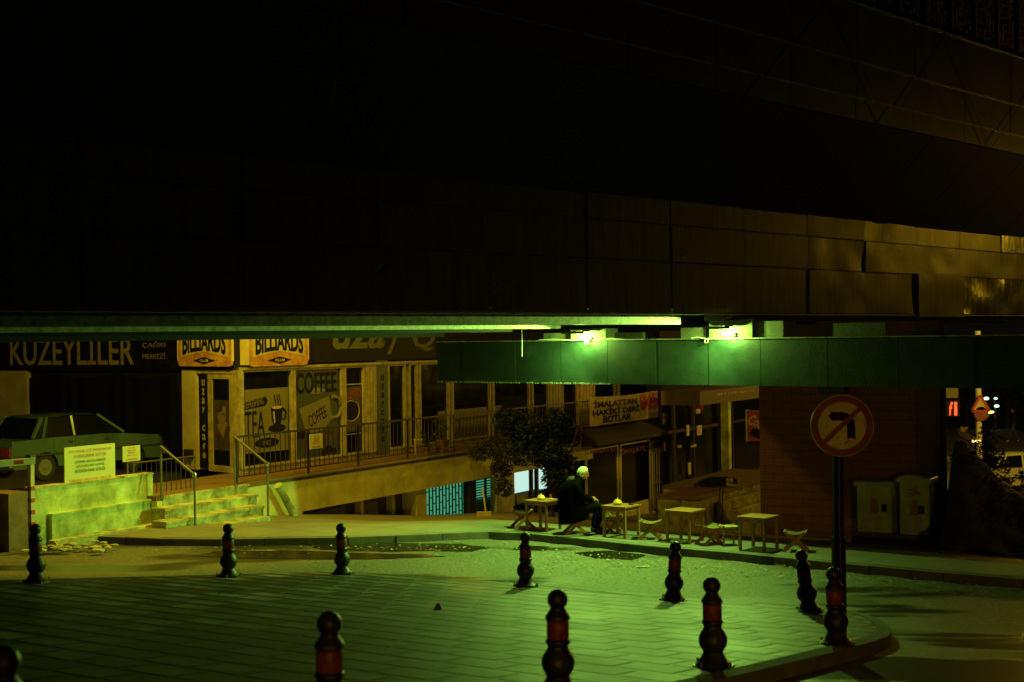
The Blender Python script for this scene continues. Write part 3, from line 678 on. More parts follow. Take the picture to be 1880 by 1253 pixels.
# billiards poster
f = WIN[2][2]
bm = B(); poly(bm, KB, quadp(KB, .0, [(632, 712), (664, 709), (665, 790), (632, 796)]), -.003, .004); po = obj('billiards_poster', bm, M['poster_brown'], f)
qtext(po, 'BILLIARDS', KB, 633, 717, 663, 731, .006, M['red'], rot=.12)
cu, cz = KB.uz(644, 755); bm = B(); poly(bm, KB, disc_pts(cu, cz, .32, .24, 20), .005, .008); obj('ball_motif', bm, M['letter_dark'], po)
bm = B(); tube(bm, [KB.p(cu + .34 * math.cos(a), .01, cz + .25 * math.sin(a)) for a in [i * .33 for i in range(20)]], .015, 5); obj('ring_motif', bm, M['letter_cream'], po)
bm = B(); box(bm, KB, WIN[2][0] + .06, WIN[2][1] - .06, -.003, .012, KB.z(648, 707), KB.z(648, 707) + .03); box(bm, KB, WIN[2][0] + .06, WIN[2][1] - .06, -.003, .012, KB.z(648, 798), KB.z(648, 798) + .02); obj('transom', bm, M['frame'], f)
# chamfered door face
bm = B(); box(bm, DR, 0, 2.2, -.35, -.06, ZT, 4.0); obj('wall', bm, M['dark_wall'], bld)
x1 = 0; pu = DR.u(362); bm = B(); box(bm, DR, -.05, pu, -.4, .05, ZF, ZT); obj('pillar', bm, M['wall_light'], bld)
bm = B(); box(bm, DR, pu + .001, DR.u(366), -.3, -.04, ZF, ZT); box(bm, DR, DR.u(383), DR.u(386), -.04, .03, ZF, ZT - .081); box(bm, DR, DR.u(428), 2.15, -.0601, .03, ZF, ZT - .081); box(bm, DR, pu, 2.15, -.06, .04, ZT - .08, ZT - .0); obj('door_surround', bm, M['frame'], bld)
a, b = DR.u(366), DR.u(383); bm = B(); box(bm, DR, a, b, -.1, .02, ZF + .05, ZT - .1); vs = tag(obj('vertical_sign', bm, M['letter_dark'], bld), None, None)
for i, ch in enumerate(['u', 'z', 'a', 'y', '', 'c', 'a', 'f', 'e']):
    if ch:
        bm = B(); z = -.92 - i * .205; text(bm, ch, DR, (a + b) / 2 - .06, (a + b) / 2 + .06, z - .07, z + .07, .021, .015); obj('letter', bm, M['letter_cream'], vs)
a, b = DR.u(387), DR.u(427); bm = B(); e = .09
for q in ((a, a + e, ZF, ZT - .1), (b - e, b, ZF, ZT - .1), (a + e, b - e, ZF, ZF + .14), (a + e, b - e, ZT - .2, ZT - .1)): box(bm, DR, q[0], q[1], -.02, .035, q[2], q[3])
dr = obj('door', bm, M['frame'], bld)
bm = B(); box(bm, DR, a + e, b - e, -.005, .005, ZF + .14, ZT - .2); obj('pane', bm, M['glass'], dr)
bm = B(); box(bm, DR, a + e, b - e, .006, .012, DR.z(407, 827), DR.z(407, 735)); pq = obj('door_poster', bm, M['poster_brown'], dr)
bm = B(); mu = (a + b) / 2; zc = DR.z(407, 780); poly(bm, DR, [(mu - .2, zc), (mu + .22, zc + .08), (mu + .05, zc - .3)], .013, .016); poly(bm, DR, disc_pts(mu, zc + .15, .16, .14, 14), .013, .016); poly(bm, DR, disc_pts(mu + .1, zc + .3, .08, .12, 10), .013, .016)
# the poster's dark figures stay in the poster
M['poster_tan'] = mat('poster_tan', (.30, .22, .10), .5); obj('poster_motif', bm, M['poster_tan'], dr)
bm = B(); tube(bm, [DR.p(b - .05, .06, -1.85), DR.p(b - .14, .075, -1.85)], .014, 6); obj('handle', bm, M['chrome'], dr)
bm = B(); box(bm, DR, .12, .40, .05, .14, ZF + .25, ZF + .45); obj('meter_box', bm, M['dark_wall'], bld)
# side wall running back to the drapery facade
q = DR.p(0, -.3, 0); q2 = LF.p(0, 0, 0); SW = Fr(q2.x, q2.y, q.x - q2.x, q.y - q2.y); bm = B(); box(bm, SW, 0, (q - q2).length, -.2, 0, -3.2, 4); obj('side_wall', bm, M['dark_wall'], bld)

# signboards above the shops
def billiards(fr, x0, x1, y1, n, lab):
    u0, u1 = fr.u(x0, n, 650), fr.u(x1, n, 650); zb = fr.z((x0 + x1) / 2, y1, n); zt = zb + .92; cu = (u0 + u1) / 2; W = (u1 - u0) / 2
    t_ = thing('billiards_sign', lab, 'sign', fr.p(cu, n, zb), 0, 'billiards club signboards'); c = .12
    def oc(s, d): 
        a, b = W * s, zb + d; return [(cu - a + c, b), (cu + a - c, b), (cu + a - .03, b + .03), (cu + a, b + c), (cu + a, zt - d), (cu - a, zt - d), (cu - a, b + c), (cu - a + .03, b + .03)]
    bm = B(); poly(bm, fr, oc(1, 0), n, n + .05); obj('board', bm, M['sign_orange'], t_)
    bm = B(); k = .82; pk = zb + .27
    poly(bm, fr, [(cu - W * .88, zb + .20), (cu, zb + .33), (cu + W * .88, zb + .20), (cu + W * .88, zt - .1), (cu - W * .88, zt - .1)], n + .052, n + .058); obj('panel', bm, M['sign_cream'], t_)
    bm = B(); text(bm, 'BILLIARDS', fr, cu - W * .80, cu + W * .80, zb + .345, zb + .78, n + .06, bold=.03, arch=.10); obj('lettering', bm, M['letter_dark'], t_)
    bm = B(); poly(bm, fr, [(cu - W * .42, zb + .13), (cu, zb + .21), (cu + W * .42, zb + .13), (cu, zb + .05)], n + .052, n + .058); obj('diamond', bm, M['letter_dark'], t_)
    bm = B(); text(bm, 'CLUB', fr, cu - W * .16, cu + W * .16, zb + .1, zb + .155, n + .06, bold=.01, th=.004); obj('lettering', bm, M['sign_cream'], t_)
    for q_ in (u0, u1): bm = B(); box(bm, fr, q_ - .012, q_ + .012, n, n + .06, zb + c, zt); obj('rim', bm, M['sign_cream'], t_)
billiards(DR, 330, 429, 673, .10, 'orange billiards sign above the cafe door, left of the pair')
billiards(KB, 454, 563, 672, .10, 'wider orange billiards sign above the tea poster window')
bm = B(); box(bm, KB, .02, .12, .0, .18, -.52, 1.2); single('sign_post', bm, M['sign_cream'], 'yellow upright strip between the two billiards signs', 'sign post')
u0, u1 = KB.u(565, .05), KB.u(800, .05); t_ = thing('cafe_sign', 'dark fascia sign with big curly green grey script above the windows', 'sign', KB.p((u0 + u1) / 2, .03, -.5))
bm = B(); box(bm, KB, u0, u1, .0, .05, -.52, .8); obj('board', bm, M['sign_dark'], t_)
def bigtext(s, x0, x1, y1, h, sh=.0):
    bm = B(); xm = (x0 + x1) / 2; z0 = KB.z(xm, y1, .06); text(bm, s, KB, KB.u(x0, .06), KB.u(x1, .06), z0, z0 + h, .052, bold=.02, shear=sh); obj('lettering', bm, M['letter_dim'], t_)
bigtext('uza', 612, 708, 641, .62, .3); bigtext('y', 712, 741, 651, .85, .3); bigtext('Q', 760, 800, 645, .6, .2)
u0, u1 = KB.u(300), KB.u(430)
# left facade: sign, pillar, drapery
fb = thing('draped_building', 'building with a black draped front behind the parked car', 'building', LF.p(-4, -2, -3.2))
ua = LF.u(-60, 0, 680); bm = B(); box(bm, LF, ua - 3, -.02, -.4, -.05, -3.3, 4.5); obj('wall', bm, M['dark_wall'], fb)
zt = LF.z(165, 681); bm = B(); box(bm, LF, ua - 3, LF.u(54), -.05, .12, -3.3, zt); obj('pillar', bm, M['wall_light'], fb)
bm = B(); V = []; a, b = LF.u(56), LF.u(328); N_ = 90
for i in range(N_ + 1):
    u = a + (b - a) * i / N_; c = []
    for j in range(9):
        v = j / 8; z = zt - .08 - .13 * abs(math.sin(u * 1.35)) * (1 - v) - v * 2.35 - 0
        c.append(bm.verts.new(LF.p(u, .05 + (.03 * math.sin(u * 9 + math.sin(u * 3) * 2) + .03 * noise.noise(Vector((u * 2, v * 3, 1)))) , z)))
    V.append(c)
for p, q in zip(V, V[1:]):
    for j in range(8): bm.faces.new((p[j], q[j], q[j + 1], p[j + 1]))
bmesh.ops.solidify(bm, geom=bm.faces[:], thickness=.01)
obj('drape', bm, M['poly_dark'], fb, True)
t_ = thing('market_sign', 'long dark wooden signboard with tall cream capital letters', 'sign', LF.p(-4, .1, zt))
bm = B(); nb = 7
for i in range(nb): box(bm, LF, ua - 1, LF.u(329, .1), .06, .10 + random.uniform(0, .006), zt + i * .16, zt + i * .16 + .154)
obj('board', bm, M['sign_dark'], t_)
bm = B(); text(bm, 'KUZEYL\u0130LER', LF, LF.u(20, .1), LF.u(247, .1), LF.z(130, 671, .1), LF.z(130, 671, .1) + 1.05, .112, bold=.012); obj('lettering', bm, M['letter_cream'], t_)
bm = B(); text(bm, '\u00c7A\u011eRI', LF, LF.u(263, .1), LF.u(305, .1), LF.z(284, 640, .1), LF.z(284, 640, .1) + .2, .112); text(bm, 'MERKEZ\u0130', LF, LF.u(263, .1), LF.u(305, .1), LF.z(284, 659, .1), LF.z(284, 659, .1) + .18, .112); obj('lettering', bm, M['letter_cream'], t_)

# ------------------------------------------------------------------ terrace, band wall, lower level
UEb = KB.u(1088, 1.5, 800); UA = KB.u(494, 1.5, 900); U0 = KB.u(288, 1.5, 900)
zbb = KB.z(640, 924, 1.5)
te = thing('terrace', 'raised terrace of red tiles on a stained yellow plaster wall', 'terrace', KB.p(5, 1, -3.8))
bm = B(); box(bm, KB, U0, UEb, -.35, 1.48, -2.99, ZF); obj('floor', bm, M['tile_red'], te)
bm = B(); box(bm, KB, U0 + .0, UEb, 1.3, 1.5, zbb, -2.995); box(bm, KB, UA - .0, KB.u(556, 1.5, 940), 1.1, 1.499, -4.6, zbb + .001); obj('band_wall', bm, M['plaster'], te)
bm = B(); box(bm, KB, UA, UEb, 1.48, 1.535, -2.93, -2.893); obj('nosing', bm, M['trim'], te)
bm = B(); box(bm, KB, U0, KB.u(768, 1.0, 920), .6, 1.0, -5.5, zbb + .1)
for i in range(120):
    u = U0 + (KB.u(766, 1.0, 920) - U0) * i / 120; box(bm, KB, u, u + .07, 1.0, 1.03, -5.5, zbb + .05)
obj('shutter', bm, M['shutter'], te)
for a, b in ((656, 661), (714, 719)):
    bm = B(); box(bm, KB, KB.u(a, 1.1, 930), KB.u(b, 1.1, 930), 1.03, 1.2, -5.5, zbb - .001); obj('post', bm, M['plaster'], te)
for a, b in ((765, 783), (862, 873), (912, 945)):
    bm = B(); box(bm, KB, KB.u(a, 1.45, 930), KB.u(b, 1.45, 930), 1.26 if a > 800 else .8, 1.45, -6, zbb - .001); obj('pier', bm, M['plaster'] if a != 862 else M['dark_wall'], te)
# teal lit window with grille
a, b = KB.u(784, 1.2, 920), KB.u(862, 1.2, 920)
bm = B(); box(bm, KB, a, b, 1.1, 1.14, -5.2, zbb - .05)
tw = obj('lit_window', bm, M['teal_lit'], te); bm = B(); n_ = 13
for i in range(n_ + 1):
    u = a + (b - a) * i / n_; box(bm, KB, u - .012, u + .012, 1.15, 1.18, -5.2, zbb - .05)
    if i < n_:
        for k in range(5): z = zbb - .15 - (k + (.5 if i % 2 else 0)) * .32; box(bm, KB, u + .012, u + (b - a) / n_ - .012, 1.155, 1.175, z - .012, z + .012)
obj('grille', bm, M['letter_dark'], tw)
a, b = KB.u(874, 1.2, 920), KB.u(912, 1.2, 920); zl = KB.z(890, 915, 1.2)
bm = B(); box(bm, KB, a, b, 1.1, 1.14, zl, zbb - .04); lw = obj('louvre_window', bm, M['teal_lit'], te)
bm = B()
for k in range(8): z = zl + (zbb - .04 - zl) * (k + .3) / 8; box(bm, KB, a, b, 1.141, 1.19, z, z + .022)
for u in (a, (a + b) / 2, b): box(bm, KB, u - .02, u + .02, 1.141, 1.2, zl, zbb - .04)
obj('slats', bm, M['letter_dark'], lw)
bm = B(); box(bm, KB, a, b, 1.0, 1.1, -6, zl - .05); tt = obj('tiled_panel', bm, M['teal_tile'], te)
# open lit room further right under the terrace
a, b = KB.u(944, -.6, 900), KB.u(1075, -.6, 900)
bm = B(); box(bm, KB, a - 1, b, -1.2, -1.0, -6.5, -2.99); obj('back_wall', bm, M['dark_wall'], te)
bm = B(); za, zb2 = KB.z(970, 902, -.6), KB.z(970, 876, -.6); box(bm, KB, a, KB.u(1003, -.6, 900), -.62, -.58, za - .02, zb2 + .35); obj('lit_panel', bm, M['cyan_lit'], te)
bm = B(); 
for x in (971, 981): box(bm, KB, KB.u(x, .9, 900), KB.u(x, .9, 900) + .09, .9, 1.0, -6.2, -3)
obj('post', bm, M['rail_grey'], te)
bm = B(); box(bm, KB, KB.u(946, .3, 920), KB.u(1000, .3, 920), .0, .35, -6, KB.z(970, 905, .3)); obj('counter', bm, M['plaster_old'], te)
# steps up to the terrace
st = thing('stone_steps', 'worn three step stone stair up to the terrace', 'steps', KB.p(-1.6, 2, -3.5))
ul, ur = KB.u(293, 1.8, 920), KB.u(480, 1.8, 920)
h = (-3.46 - ZF) / 3
for i in range(3):
    bm = B(); zt_ = ZF + h * (i) - .005; n0_ = 1.5 + (.34 * (i - 1) if i else -.2) + .02; n1 = 1.5 + .34 * i + .02
    a_, b_ = KB.u(300 + 2 * i, n1, 920), KB.u((455, 472, 484)[i], n1, 920)
    box(bm, KB, a_, b_, n0_, n1, -3.8, zt_ - .05)
    box(bm, KB, a_ - .02, b_ + .02, n0_, n1 + .035, zt_ - .049, zt_)
    bmesh.ops.bevel(bm, geom=bm.edges[:], offset=.008, segments=1)
    obj('step', bm, M['step'], st)
bm = B(); box(bm, KB, KB.u(322, 2.62, 950), KB.u(496, 2.62, 950), 2.2, 2.62, -3.8, -3.44); obj('base_slab', bm, M['step'], st)
# railing along the terrace
ra = thing('terrace_railing', 'dark iron railing along the terrace edge above the yellow wall', 'railing', KB.p(6, 1.4, ZF))
nr = 1.40; z_top = KB.z(433, 801, nr); a = KB.u(432, nr, 820); b = KB.u(1086, nr, 770)
bm = B(); box(bm, KB, a, b, nr - .02, nr + .02, z_top - .04, z_top); obj('top_rail', bm, M['rail'], ra)
bm = B(); box(bm, KB, a, b, nr - .012, nr + .012, ZF + .13, ZF + .155); obj('bottom_rail', bm, M['rail'], ra)
bm = B(); box(bm, KB, -.007, .007, -.007, .007, ZF + .156, z_top - .041)
for v in bm.verts: v.co -= KB.p(0, 0, 0)
p0 = None; nbal = 96
for i in range(nbal):
    u = a + (b - a) * (i + .5) / nbal
    if p0 is None:
        p0 = obj('baluster', bm, M['rail'], ra, world=False); c = p0
    else: c = p0.copy(); COL.objects.link(c); c.parent = ra
    c.location = KB.p(u, nr, 0) - ORG[ra.name]
for px in (436, 568, 660, 751, 836, 915, 990, 1060):
    u = KB.u(px, nr, 830); bm = B(); box(bm, KB, u - .022, u + .022, nr - .05, nr - .021, ZF, z_top - .041); obj('post', bm, M['rail'], ra)
# stair handrails
def handrail(pts, lab):
    t_ = thing('handrail', lab, 'handrail', pts[0][0], 0, 'grey handrails of the steps')
    for a_, b_ in pts[:-1]:
        bm = B(); tube(bm, [a_, b_], .023, 10); obj('post', bm, M['rail_grey'], t_)
    bm = B(); tube(bm, [pts[0][1] - Vector((0, 0, .02)), pts[0][1], pts[-1][0], pts[-1][0] - Vector((0, 0, .01))], .024, 10); obj('rail', bm, M['rail_grey'], t_)
    bm = B(); lathe(bm, [(.02, -.05), (.04, -.04), (.045, 0), (.035, .03), (.01, .045)], 12, pts[-1][0]); obj('end_cap', bm, M['chrome'], t_)
def fp(px, py, n): u, z = KB.uz(px, py, n); return KB.p(u, n, z)
a1 = fp(295, 820, 1.55); b1 = fp(357, 872, 2.35); handrail([(Vector((a1.x, a1.y, -2.95)), a1), (Vector((b1.x, b1.y, -3.5)), b1), (b1, None)], 'grey handrail on the left side of the stone steps')
a1 = fp(430, 802, 1.55); b1 = fp(491, 852, 2.35); handrail([(Vector((a1.x, a1.y, -2.95)), a1), (Vector((b1.x, b1.y, -3.5)), b1), (b1, None)], 'grey handrail on the right side of the stone steps')
# short dark fence left of the steps
t_ = thing('low_fence', 'short dark iron fence behind the left handrail', 'fence', KB.p(-3, .9, ZF)); 
a, b = KB.u(262, 1.3, 850), KB.u(330, .6, 850); P0 = KB.p(a, 1.0, 0); P1 = KB.p(b, 1.0, 0)
bm = B(); tube(bm, [P0 + Vector((0, 0, ZF + .62)), P1 + Vector((0, 0, ZF + .62))], .02, 6); obj('rail', bm, M['rail'], t_)
for i in range(14):
    q = P0.lerp(P1, i / 13); bm = B(); tube(bm, [q + Vector((0, 0, ZF - .05)), q + Vector((0, 0, ZF + .61))], .009, 5); obj('bar', bm, M['rail'], t_)
# car yard slab at the left
bm = B(); box(bm, KB, -22, U0 - .01, -13, 1.0, -3.6, -2.95); o = obj('yard', bm, M['walk']); o['kind'] = 'structure'
# low wall with ledge
nw = 1.25; wa, wb = KB.u(62, nw, 930), KB.u(281, nw, 920); zwt = KB.z(170, 885, nw)
lw_ = thing('low_wall', 'peeling green lit low wall with a ledge beside the steps', 'wall', KB.p((wa + wb) / 2, nw, -3.45))
bm = B(); box(bm, KB, wa, wb, nw - .22, nw, -3.7, zwt); bmesh.ops.bevel(bm, geom=bm.edges[:], offset=.012, segments=1); obj('upper_wall', bm, M['plaster_old'], lw_)
bm = B(); zl2 = KB.z(180, 932, nw + .12); box(bm, KB, KB.u(95, nw + .1, 930), wb - .05, nw + .001, nw + .1, -3.75, zl2 - .03); box(bm, KB, KB.u(95, nw + .1, 930), wb - .03, nw + .001, nw + .12, zl2 - .029, zl2); obj('ledge', bm, M['plaster_old'], lw_)
bm = B(); e_ = KB.u(62, nw); box(bm, KB, wa - .01, wb + .01, nw - .24, nw + .015, zwt + .001, zwt + .03); obj('coping', bm, M['step'], lw_)
bm = B(); box(bm, KB, wa - .02, wb + .2, nw + .35, nw + .55, -3.7, -3.36); bmesh.ops.bevel(bm, geom=bm.edges[:], offset=.03, segments=2); single('stone_curb', bm, M['step'], 'worn stone curb lying at the foot of the low wall', 'curb')
bm = B(); cr_ = KB.p(KB.u(100, 1.9, 960), 1.9, -3.43)
for k in range(26):
    c = cr_ + Vector((random.uniform(-.5, 1.0), random.uniform(-.5, .25), random.uniform(-.02, .05))); r = random.uniform(.03, .10)
    bmesh.ops.create_icosphere(bm, subdivisions=1, radius=r, matrix=Matrix.Translation(c) @ Matrix.Diagonal((1.5, 1.2, .45, 1)) @ Matrix.Rotation(random.random() * 3, 4, 'Z'))
single('rubble_heap', bm, M['step'], 'broken paving and rubble at the low wall corner', 'rubble', None, 'stuff')
# leaning pipe
bm = B(); a1 = fp(511, 892, 1.8); b1 = ground_hit(541, 948); tube(bm, [a1, b1], [.075, .085], 14)
pi = thing('leaning_pipe', 'thick stained pipe leaning against the yellow wall', 'pipe', b1); obj('shaft', bm, M['step'], pi, True)
bm = B(); d = (b1 - a1).normalized(); tube(bm, [a1 - d * .01, a1 + d * .14], [.088, .088], 14); obj('collar', bm, M['plaster_old'], pi, True)

# notices
def notice(lab, fr, x0, x1, y0, y1, n, lines, grp=None, post=None):
    u0, u1 = fr.u(x0, n, (y0 + y1) / 2), fr.u(x1, n, (y0 + y1) / 2); z0, z1 = fr.z((x0 + x1) / 2, y1, n), fr.z((x0 + x1) / 2, y0, n)
    t_ = thing('notice_board', lab, 'notice', fr.p((u0 + u1) / 2, n, z0), 0, grp)
    bm = B(); box(bm, fr, u0, u1, n, n + .02, z0, z1); obj('panel', bm, M['notice'], t_)
    if post: bm = B(); [box(bm, fr, u - .015, u + .015, n - .03, n - .001, z0 - post, z1 - .05) for u in (u0 + .15, u1 - .15)]; obj('post', bm, M['rail_grey'], t_)
    Hh = z1 - z0
    for s, c, a, b, p, q in lines:
        bm = B(); text(bm, s, fr, u0 + (u1 - u0) * p, u0 + (u1 - u0) * q, z0 + Hh * a, z0 + Hh * b, n + .021, bold=.008, th=.003); obj('lettering', bm, M['notice_red'] if c else M['notice_green'], t_)
nb = nw - .1
notice('large yellow parking notice standing on the low wall', KB, 117, 210, 818, 886, nb, [('OTOPARK ET\u0130 APARTMANI', 1, .84, .93, .08, .92), ('DA\u0130RELER\u0130NE A\u0130TT\u0130R', 1, .70, .80, .18, .82), ('L\u00dcTFEN ARA\u00c7LARINIZI', 0, .54, .63, .2, .8), ('\u00c7\u0130ZG\u0130LERE G\u00d6RE', 0, .43, .51, .22, .78), ('D\u00dcZG\u00dcN PARK ED\u0130N\u0130Z', 0, .30, .40, .2, .8), ('YABANCI ARA\u00c7LAR \u00c7EK\u0130L\u0130R', 1, .05, .15, .08, .92)], post=.12)
ls = [('L\u00dcTFEN', 1, .82, .92, .3, .7), ('G\u00dcZELL\u0130\u011e\u0130', 1, .66, .77, .25, .75), ('BURADA', 1, .50, .61, .3, .7), ('YERE \u00c7\u00d6P', 1, .34, .45, .2, .8), ('ATMAYINIZ', 1, .08, .2, .15, .85)]
notice('small yellow notice on a stake behind the low wall', KB, 224, 256, 819, 847, .4, ls, 'small yellow notices', post=.7)
notice('small yellow notice tied to the terrace railing', KB, 568, 591, 797, 824, nr + .03, ls, 'small yellow notices')

# parking barrier
bs = KB.uz(58, 955, 1.6); zg = -3.42
pb = thing('parking_barrier', 'striped red and white barrier post with its arm pointing left', 'barrier', KB.p(bs[0], 1.6, zg))
zt_ = KB.z(59, 848, 1.6); zp = zg
bm = B(); box(bm, KB, bs[0] - .04, bs[0] + .04, 1.56, 1.64, zg, zt_); obj('post', bm, M['sign_cream'], pb)
for k in range(5): bm = B(); z = zg + .15 + k * .2; box(bm, KB, bs[0] - .042, bs[0] + .042, 1.558, 1.642, z, z + .07); obj('stripe', bm, M['red'], pb)
bm = B(); box(bm, KB, bs[0] - .06, bs[0] + .06, 1.55, 1.66, zt_ + .0, zt_ + .12); obj('clamp', bm, M['rail'], pb)
pA = KB.p(bs[0] + .02, 1.68, zt_ + .02); pB_ = atd(-120, 862, 23.0); bm = B(); bar(bm, pA, pB_, .05, .11); obj('arm', bm, M['sign_cream'], pb)
bm = B(); q0 = pA.lerp(pB_, .12); q1 = pA.lerp(pB_, .22); bar(bm, q0, q1, .056, .116 - .05); obj('arm_stripe', bm, M['red'], pb)
# red-brown kerb block beside
bm = B(); box(bm, KB, wa - .5, wa - .03, .6, 1.2, -3.6, KB.z(50, 903, 1.2)); single('gate_pier', bm, M['tile_red'], 'low brown brick pier behind the barrier post', 'pier')

# ------------------------------------------------------------------ cars
def car(loc, heading, paint, label, grp=None):
    t_ = thing('parked_car', label, 'car', loc, heading, grp); Z = Vector
    def side(bm, pts, y0, y1, bev=0):
        a = [bm.verts.new((x, y0, z)) for x, z in pts]; b = [bm.verts.new((x, y1, z)) for x, z in pts]
        bm.faces.new(a); bm.faces.new(b[::-1]); k = len(pts)
        for i in range(k): bm.faces.new((a[i], a[(i + 1) % k], b[(i + 1) % k], b[i]))
    def arch(cx, r=.34, k=9): return [(cx + r * math.cos(math.pi - math.pi * i / k), .30 + r * math.sin(math.pi - math.pi * i / k)) for i in range(k + 1)][::1]
    pts = [(-2.0, .30)] + arch(-1.22) + arch(1.2) + [(1.98, .28), (2.06, .42), (2.05, .66), (1.98, .80), (.95, .90), (.4, .93), (-1.25, .93), (-1.3, .92), (-2.0, .90), (-2.08, .78), (-2.08, .42)]
    bm = B(); side(bm, pts, -.80, .80); bmesh.ops.bevel(bm, geom=[e for e in bm.edges if abs(abs(e.verts[0].co.y) - .8) < .01 and abs(e.verts[0].co.y - e.verts[1].co.y) < .01 and max(e.verts[0].co.z, e.verts[1].co.z) > .62], offset=.05, segments=2)
    body = obj('body', bm, paint, t_, world=False)
    # cabin: roof + pillars + glass
    zr = 1.36; bl = .93; wt, wb_ = .60, .74
    Pb = {'rb': (-1.50, bl), 'rt': (-1.16, zr), 'ft': (.32, zr + .0), 'fb': (.95, bl)}
    def cab(x, z): t = (z - bl) / (zr - bl); return wb_ + (wt - wb_) * t
    def pt(x, z, s): return Z((x, s * cab(x, z), z))
    bm = B(); 
    for s in (-1, 1):
        for a, b, w_ in ((Pb['rb'], Pb['rt'], .07), (Pb['ft'], Pb['fb'], .055), ((-.42, bl), (-.40, zr), .05), ((-1.22, bl), (-1.02, zr), .035)): bar(bm, pt(*a, s), pt(*b, s), .05, w_)
    obj('pillar', bm, paint, body, world=False)
    bm = B(); V = []
    for x, z in ((-1.24, zr - .02), (-1.14, zr + .015), (-.4, zr + .045), (.2, zr + .03), (.37, zr - .015)):
        V.append([bm.verts.new((x, y, z - (.03 if abs(y) > .58 else 0))) for y in (-.62, -.5, 0, .5, .62)])
    for p, q in zip(V, V[1:]):
        for j in range(4): bm.faces.new((p[j], p[j + 1], q[j + 1], q[j]))
    bmesh.ops.solidify(bm, geom=bm.faces[:], thickness=.03); obj('roof', bm, paint, body, True, world=False)
    def pane(pl_):
        bm = B(); bm.faces.new([bm.verts.new(p) for p in pl_]); bmesh.ops.solidify(bm, geom=bm.faces[:], thickness=.008); return bm
    I = .015
    for s in (-1, 1):
        for x0b, x0t, x1b, x1t in ((-1.44, -1.13, -1.24, -1.04), (-1.19, -1.0, -.46, -.43), (-.38, -.37, .89, .29)):
            obj('side_window', pane([pt(x0b, bl, s) - Z((0, s * I, 0)), pt(x1b, bl, s) - Z((0, s * I, 0)), pt(x1t, zr - .02, s) - Z((0, s * I, 0)), pt(x0t, zr - .02, s) - Z((0, s * I, 0))]), M['glass'], body, world=False)
    obj('windscreen', pane([Z((.93, -.70, bl)), Z((.93, .70, bl)), Z((.33, .57, zr - .01)), Z((.33, -.57, zr - .01))]), M['glass'], body, world=False)
    obj('rear_window', pane([Z((-1.52, -.70, bl)), Z((-1.52, .70, bl)), Z((-1.18, .57, zr - .01)), Z((-1.18, -.57, zr - .01))]), M['glass'], body, world=False)
    bm = B()
    for s in (-1, 1): lbox(bm, -2.0, 2.0, s * .80 - .012, s * .80 + .012, .56, .60)
    obj('side_trim', bm, M['rail'], body, world=False)
    bm = B()
    for s in (-1, 1):
        for x in (-.44, .58, -1.0): lbox(bm, x, x + .006, s * .801 - .004, s * .801 + .004, .34, .92)
        lbox(bm, -.62, -.50, s * .81 - .01, s * .81 + .01, .80, .83); lbox(bm, .38, .5, s * .81 - .01, s * .81 + .01, .80, .83)
    obj('door_seam', bm, M['tyre'], body, world=False)
    for x, nm in ((-2.13, 'rear_bumper'), (2.03, 'front_bumper')): bm = B(); lbox(bm, x, x + .12, -.80, .80, .36, .52); bmesh.ops.bevel(bm, geom=bm.edges[:], offset=.02, segments=1); obj(nm, bm, M['rail_grey'], body, world=False)
    for y in (-.62, .62):
        bm = B(); lbox(bm, -2.095, -2.075, y - .15, y + .15, .58, .76); obj('tail_light', bm, M['red'], body, world=False)
        bm = B(); lbox(bm, 2.04, 2.07, y - .13, y + .13, .54, .70); obj('headlight', bm, M['chrome'], body, world=False)
    for x in (-1.22, 1.2):
        for s in (-1, 1):
            bm = B(); Mx = Matrix.Translation((x, s * .70, .30)) @ Matrix.Rotation(R(90), 4, 'X')
            lathe(bm, [(.2, -.09), (.27, -.09), (.295, -.06), (.295, .06), (.27, .09), (.2, .09)], 24); bmesh.ops.transform(bm, matrix=Mx, verts=bm.verts); wh = obj('wheel', bm, M['tyre'], t_, world=False, smooth=True)
            bm = B(); lathe(bm, [(.19, -.095), (.19, -.07), (.19, .07), (.17, .1), (.06, .095), (.05, .105)], 20); bmesh.ops.transform(bm, matrix=Mx, verts=bm.verts); obj('rim', bm, M['rail_grey'], wh, world=False)
    return t_
hd = math.atan2(.857, .515)
car((-10.0, 31.8, -2.945), math.atan2(.826, .566), M['car_teal'], 'dusty teal boxy sedan parked in front of the black draped wall')
# turquoise spill on the boot comes from a shop lamp left of the frame
lamp('shop_light', 'SPOT', (-14.5, 27.5, -.6), 90, (.1, 1, .62), .1, target=(-11.4, 31.6, -2.4), angle=40)

